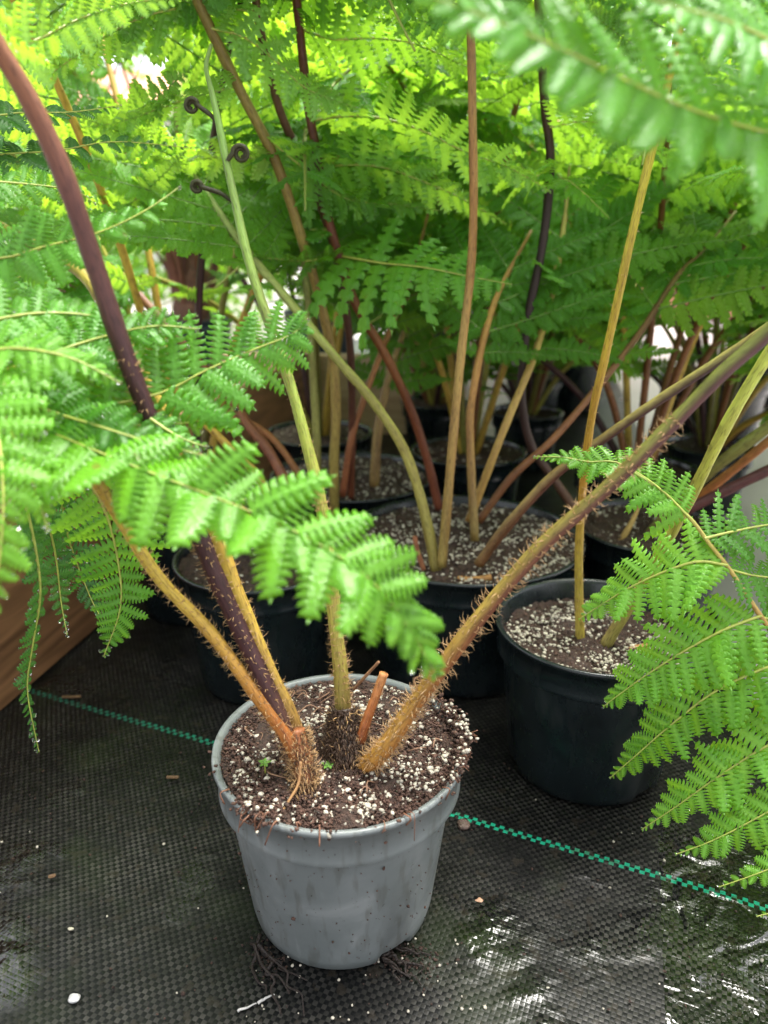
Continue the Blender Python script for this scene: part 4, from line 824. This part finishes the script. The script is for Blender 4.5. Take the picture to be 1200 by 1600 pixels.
def pebble(u, v, r, col, label, flat=.6, name='pebble'):
    bm = bmesh.new(); bmesh.ops.create_icosphere(bm, subdivisions=3, radius=1); q = random.Random(u)
    for vv in bm.verts:
        n = math.sin(vv.co.x*3+u)*.12+math.sin(vv.co.y*4+v)*.12+math.sin(vv.co.z*5)*.08; vv.co *= 1+n
    bmesh.ops.scale(bm, vec=(r, r*.8, r*flat), verts=bm.verts); me = bpy.data.meshes.new(name); bm.to_mesh(me); bm.free()
    me.materials.append(simple('%s_%d' % (name, u), col, .45, .25, 150, .4)); p = on_ground(u, v)
    for p_ in me.polygons: p_.use_smooth = True
    return obj(name, me, label=label, cat='pebble', loc=(p[0], p[1], r*flat*.75))
pebble(117, 1563, .0040, (.55, .54, .52), 'white angular pebble alone on the wet woven sheet')
pebble(725, 1293, .0065, (.10, .065, .05), 'brown wet pebble beside the green tracer line, next to the grey pot')
pebble(111, 1453, .0020, (.5, .46, .34), 'tiny cream pebble between the two puddles', .7)
pebble(748, 1410, .0035, (.45, .26, .16), 'small tan pebble on the woven sheet right of the grey pot')
# bark chips
for i, (u, v, L, a, lab) in enumerate([(112, 1092, .022, .1, 'tan bark chip lying by the faded tracer line'), (270, 1218, .012, .05, 'pale bark chip left of the grey pot'), (82, 1373, .006, .4, 'rust coloured bark fleck on the wet sheet')]):
    o = obj('bark_chip', box_mesh('bark_chip', L, .0035, .0018, simple('bark_%d' % i, (.15, .085, .04), .6, .3, 200, .3), .0006), label=lab, cat='bark chip', loc=on_ground(u, v)*np.array([1, 1, 0])+np.array([0, 0, .003])); o.rotation_euler = (.05, .04, a)
# roots creeping out under the pot
def roots(starts, name, label, seed, col, wob=1.0):
    rng = np.random.default_rng(seed); B = Bag()
    for (u, v, us, vs) in starts:
        P = []
        for t in np.linspace(0, 1, 7):
            q = on_ground(u+(us-u)*t+rng.normal(0, 6)*wob, v+(vs-v)*t+rng.normal(0, 3)*wob); q[2] = +.003+(.006 if wob > .5 else .001)*(1-t)*abs(math.sin(9*t+u)); P.append(q)
        V, f = tube(spline(np.array(P), 30), np.linspace(.0014, .0006, 30)*rng.uniform(.7, 1.2), 6); B.add(V, f)
    obj(name, B.mesh(name, col), label=label, cat='roots')
RB = simple('root_black', (.02, .012, .008), .4, .4, 300, .5)
roots([(395, 1478, 418, 1560), (400, 1485, 440, 1590), (410, 1490, 455, 1560), (420, 1500, 490, 1590), (402, 1480, 470, 1540)], 'root_strands', 'dark wet root strands trailing from under the grey pot, puddle side', 3, RB)
roots([(590, 1490, 640, 1530), (600, 1485, 680, 1495), (605, 1495, 625, 1545), (610, 1488, 650, 1545), (600, 1500, 660, 1520), (615, 1480, 640, 1500)], 'root_strands', 'clump of dark roots and soil beside the notch of the grey pot', 4, RB)
roots([(372, 1585, 402, 1572), (402, 1572, 430, 1558)], 'twig', 'pale thin twig lying before the grey pot', 6, simple('twig_pale', (.5, .48, .45), .4), .15)
# dirt specks stuck on the grey pot, soil spilling over its rim
rng = np.random.default_rng(17); P = []; Sz = []
for i in range(170):
    a = rng.uniform(-2.75, -.4); z = rng.uniform(.012, .150); r = np.interp(z, [.012, .122, .123, .153], [.0735, .0878, .0915, .0935])+.0004
    P.append((r*math.cos(a), r*math.sin(a), z)); Sz.append(rng.uniform(.0002, .0007) if rng.random() < .93 else rng.uniform(.001, .0017))
obj('dirt_specks', grains('dirt_specks', np.array(P), Sz, CRUMB, 4, .8, .4), front, kind='stuff')
P = []; Sz = []
for i in range(900):
    a = rng.choice([rng.normal(.05, .28), rng.normal(-2.15, .09), rng.uniform(-3.1, .5)], p=[.72, .2, .08]); r = .0935+rng.normal(0, .0035); P.append((r*math.cos(a), r*math.sin(a), .1535+rng.uniform(-.005, .007))); Sz.append(rng.uniform(.0005, .0019))
obj('spilled_soil', grains('spilled_soil', np.array(P), Sz, CRUMB, 5, .8, .5), front, kind='stuff')
P = np.array(P)[::9]+np.array([0, 0, .003]); obj('perlite', grains('perlite', P, rng.uniform(.001, .0022, len(P)), PERL, 6), front, kind='stuff')
B = Bag()
for i in range(46):
    a = rng.normal(.05, .3) if i < 26 else rng.normal(-2.15, .12) if i < 36 else rng.uniform(-3, .4); r = .092; p = np.array([r*math.cos(a), r*math.sin(a), .155]); o_ = np.array([math.cos(a), math.sin(a), 0]); l = rng.uniform(.006, .018)
    q = [p, p+o_*l*.5+rng.normal(0, .002, 3)+np.array([0, 0, .002]), p+o_*l*(.75 if i < 26 else .5)+rng.normal(0, .003, 3)+np.array([0, 0, -.004 if i < 26 else -l*.8])]; V, f = tube(spline(np.array(q), 8), rng.uniform(.0002, .0006), 5); B.add(V, f)
obj('root_fibres', B.mesh('root_fibres', simple('fibre', (.20, .09, .05), .6)), front, kind='stuff')
# fibres and weeds on the soil
B = Bag()
for i in range(40):
    r = .08*math.sqrt(rng.uniform()); a = rng.uniform(0, 6.28); p = np.array([r*math.cos(a), r*math.sin(a), .158-.9*r*r]); l = rng.uniform(.006, .02); e = rng.uniform(0, 6.28)
    q = [p, p+np.array([math.cos(e)*l*.5, math.sin(e)*l*.5, .004]), p+np.array([math.cos(e+.5)*l, math.sin(e+.5)*l, .001])]; V, f = tube(spline(np.array(q), 8), rng.uniform(.0003, .0007), 5); B.add(V, f)
obj('fibres', B.mesh('fibres', simple('fibre2', (.22, .12, .07), .6)), front, kind='stuff')
def seedling(u, v, Y, label):
    b = at(u, v, Y); root = obj('seedling', None, label=label, cat='seedling', loc=b)
    V, f = tube(np.array([(0, 0, -.006), (0, 0, 0), (0, 0, .004)]), .0005, 5); obj('stalk', mesh_from('stalk', V, f, COSTA), root)
    for a in (.3, 1.6, 2.8, 4.2, 5.2):
        d = np.array([math.cos(a), math.sin(a), .35]); s = np.array([-math.sin(a), math.cos(a), 0]); z = np.array([0, 0, .004]); L = .0055
        V = [z, z+d*L*.5+s*L*.3, z+d*L-np.array([0, 0, .001]), z+d*L*.5-s*L*.3, z+d*L*.5-np.array([0, 0, .0006])]
        obj('leaf', mesh_from('leaf', np.array(V), [(0, 1, 4), (1, 2, 4), (2, 3, 4), (3, 0, 4)], LEAFY, uv=np.array([(0, 0), (.5, .9), (1, 0), (.5, -.9), (.5, .3)])), root)
seedling(414, 1200, .452, 'tiny green seedling on the soil left of the stalks')
seedling(513, 1203, .455, 'tiny yellow green seedling between the stalks and the furry crown')

# stout brown trunks standing in the slate pots
def trunk(x, y, z, h, r, label, seed):
    rng = np.random.default_rng(seed); P = np.array([(0, 0, -.02), (.01, 0, h*.4), (-.005, .01, h*.75), (.01, 0, h)]); root = obj('fern_trunk', None, label=label, cat='trunk', group='fern trunks in the slate pots', loc=(x, y, z))
    C = spline(P, 30); V, f = tube(C, np.linspace(r*1.2, r*.8, 30), 14); V = V*(1+.06*rng.standard_normal((len(V), 1))*np.array([1, 1, 0])); obj('bark', mesh_from('bark', V, f, simple('trunk_bark%d' % seed, (.13, .06, .035), .8, .5, 60, .6)), root)
    for k in range(16):
        a = rng.uniform(0, 6.28); l = rng.uniform(.10, .28); b = np.array([math.cos(a)*r, math.sin(a)*r, h*rng.uniform(.0, .6)]); q = b+np.array([math.cos(a)*l*.25, math.sin(a)*l*.25, l])
        V, f = tube(spline(np.array([b*np.array([.8, .8, 1]), (b+q)/2+.01, q]), 8), np.linspace(.010, .005, 8), 7); obj('old_stalk', mesh_from('old_stalk', V, f, simple('old_stalk%d_%d' % (seed, k), [(.16, .06, .03), (.26, .15, .06), (.10, .04, .03)][k % 3], .7)), root)
trunk(-.62, 2.55, .228, .30, .055, 'stout brown trunk in the slate pot beyond the crossing board', 71)
trunk(-1.05, 2.7, .228, .34, .060, 'brown trunk in the slate pot at the far end', 72)
trunk(-.22, 2.75, .228, .26, .05, 'pale brown trunk in the slate pot with pale stems', 73)

# rain drops clinging to the leaves
def drop_mat():
    m, nt, b, new, ln = mat('rain_water'); setb(b, Roughness=.0, IOR=1.33); b.inputs['Base Color'].default_value = (1, 1, 1, 1); b.inputs['Transmission Weight'].default_value = 1; return m
WATER = drop_mat()
def drops(frond, per=50, smax=.0013, seed=1):
    rng = np.random.default_rng(seed); P = []
    for ch in list(frond.children):
        if not ch.name.startswith('pinna'): continue
        me = ch.data; co = np.empty(len(me.vertices)*3, np.float32); me.vertices.foreach_get('co', co); co = co.reshape(-1, 3)
        no = np.empty(len(me.vertices)*3, np.float32); me.vertices.foreach_get('normal', no); no = no.reshape(-1, 3)
        if ch.matrix_basis != Matrix.Identity(4): continue
        i = rng.integers(0, len(co), per); n_ = no[i]*np.sign(no[i][:, 2:3]+1e-6); P.append(co[i]+n_*.0004)
    if not P: return
    P = np.vstack(P); sz = smax*rng.uniform(.25, 1, len(P))**1.6
    obj('water_drops', grains('water_drops', P, sz, WATER, seed, .8, .05), frond, kind='stuff')
drops(s1, 90, .0016, 1); drops(sr, 60, .0011, 2); drops(s3, 50, .0013, 3); drops(m3, 40, .0014, 4); drops(s5, 30, .0014, 5)
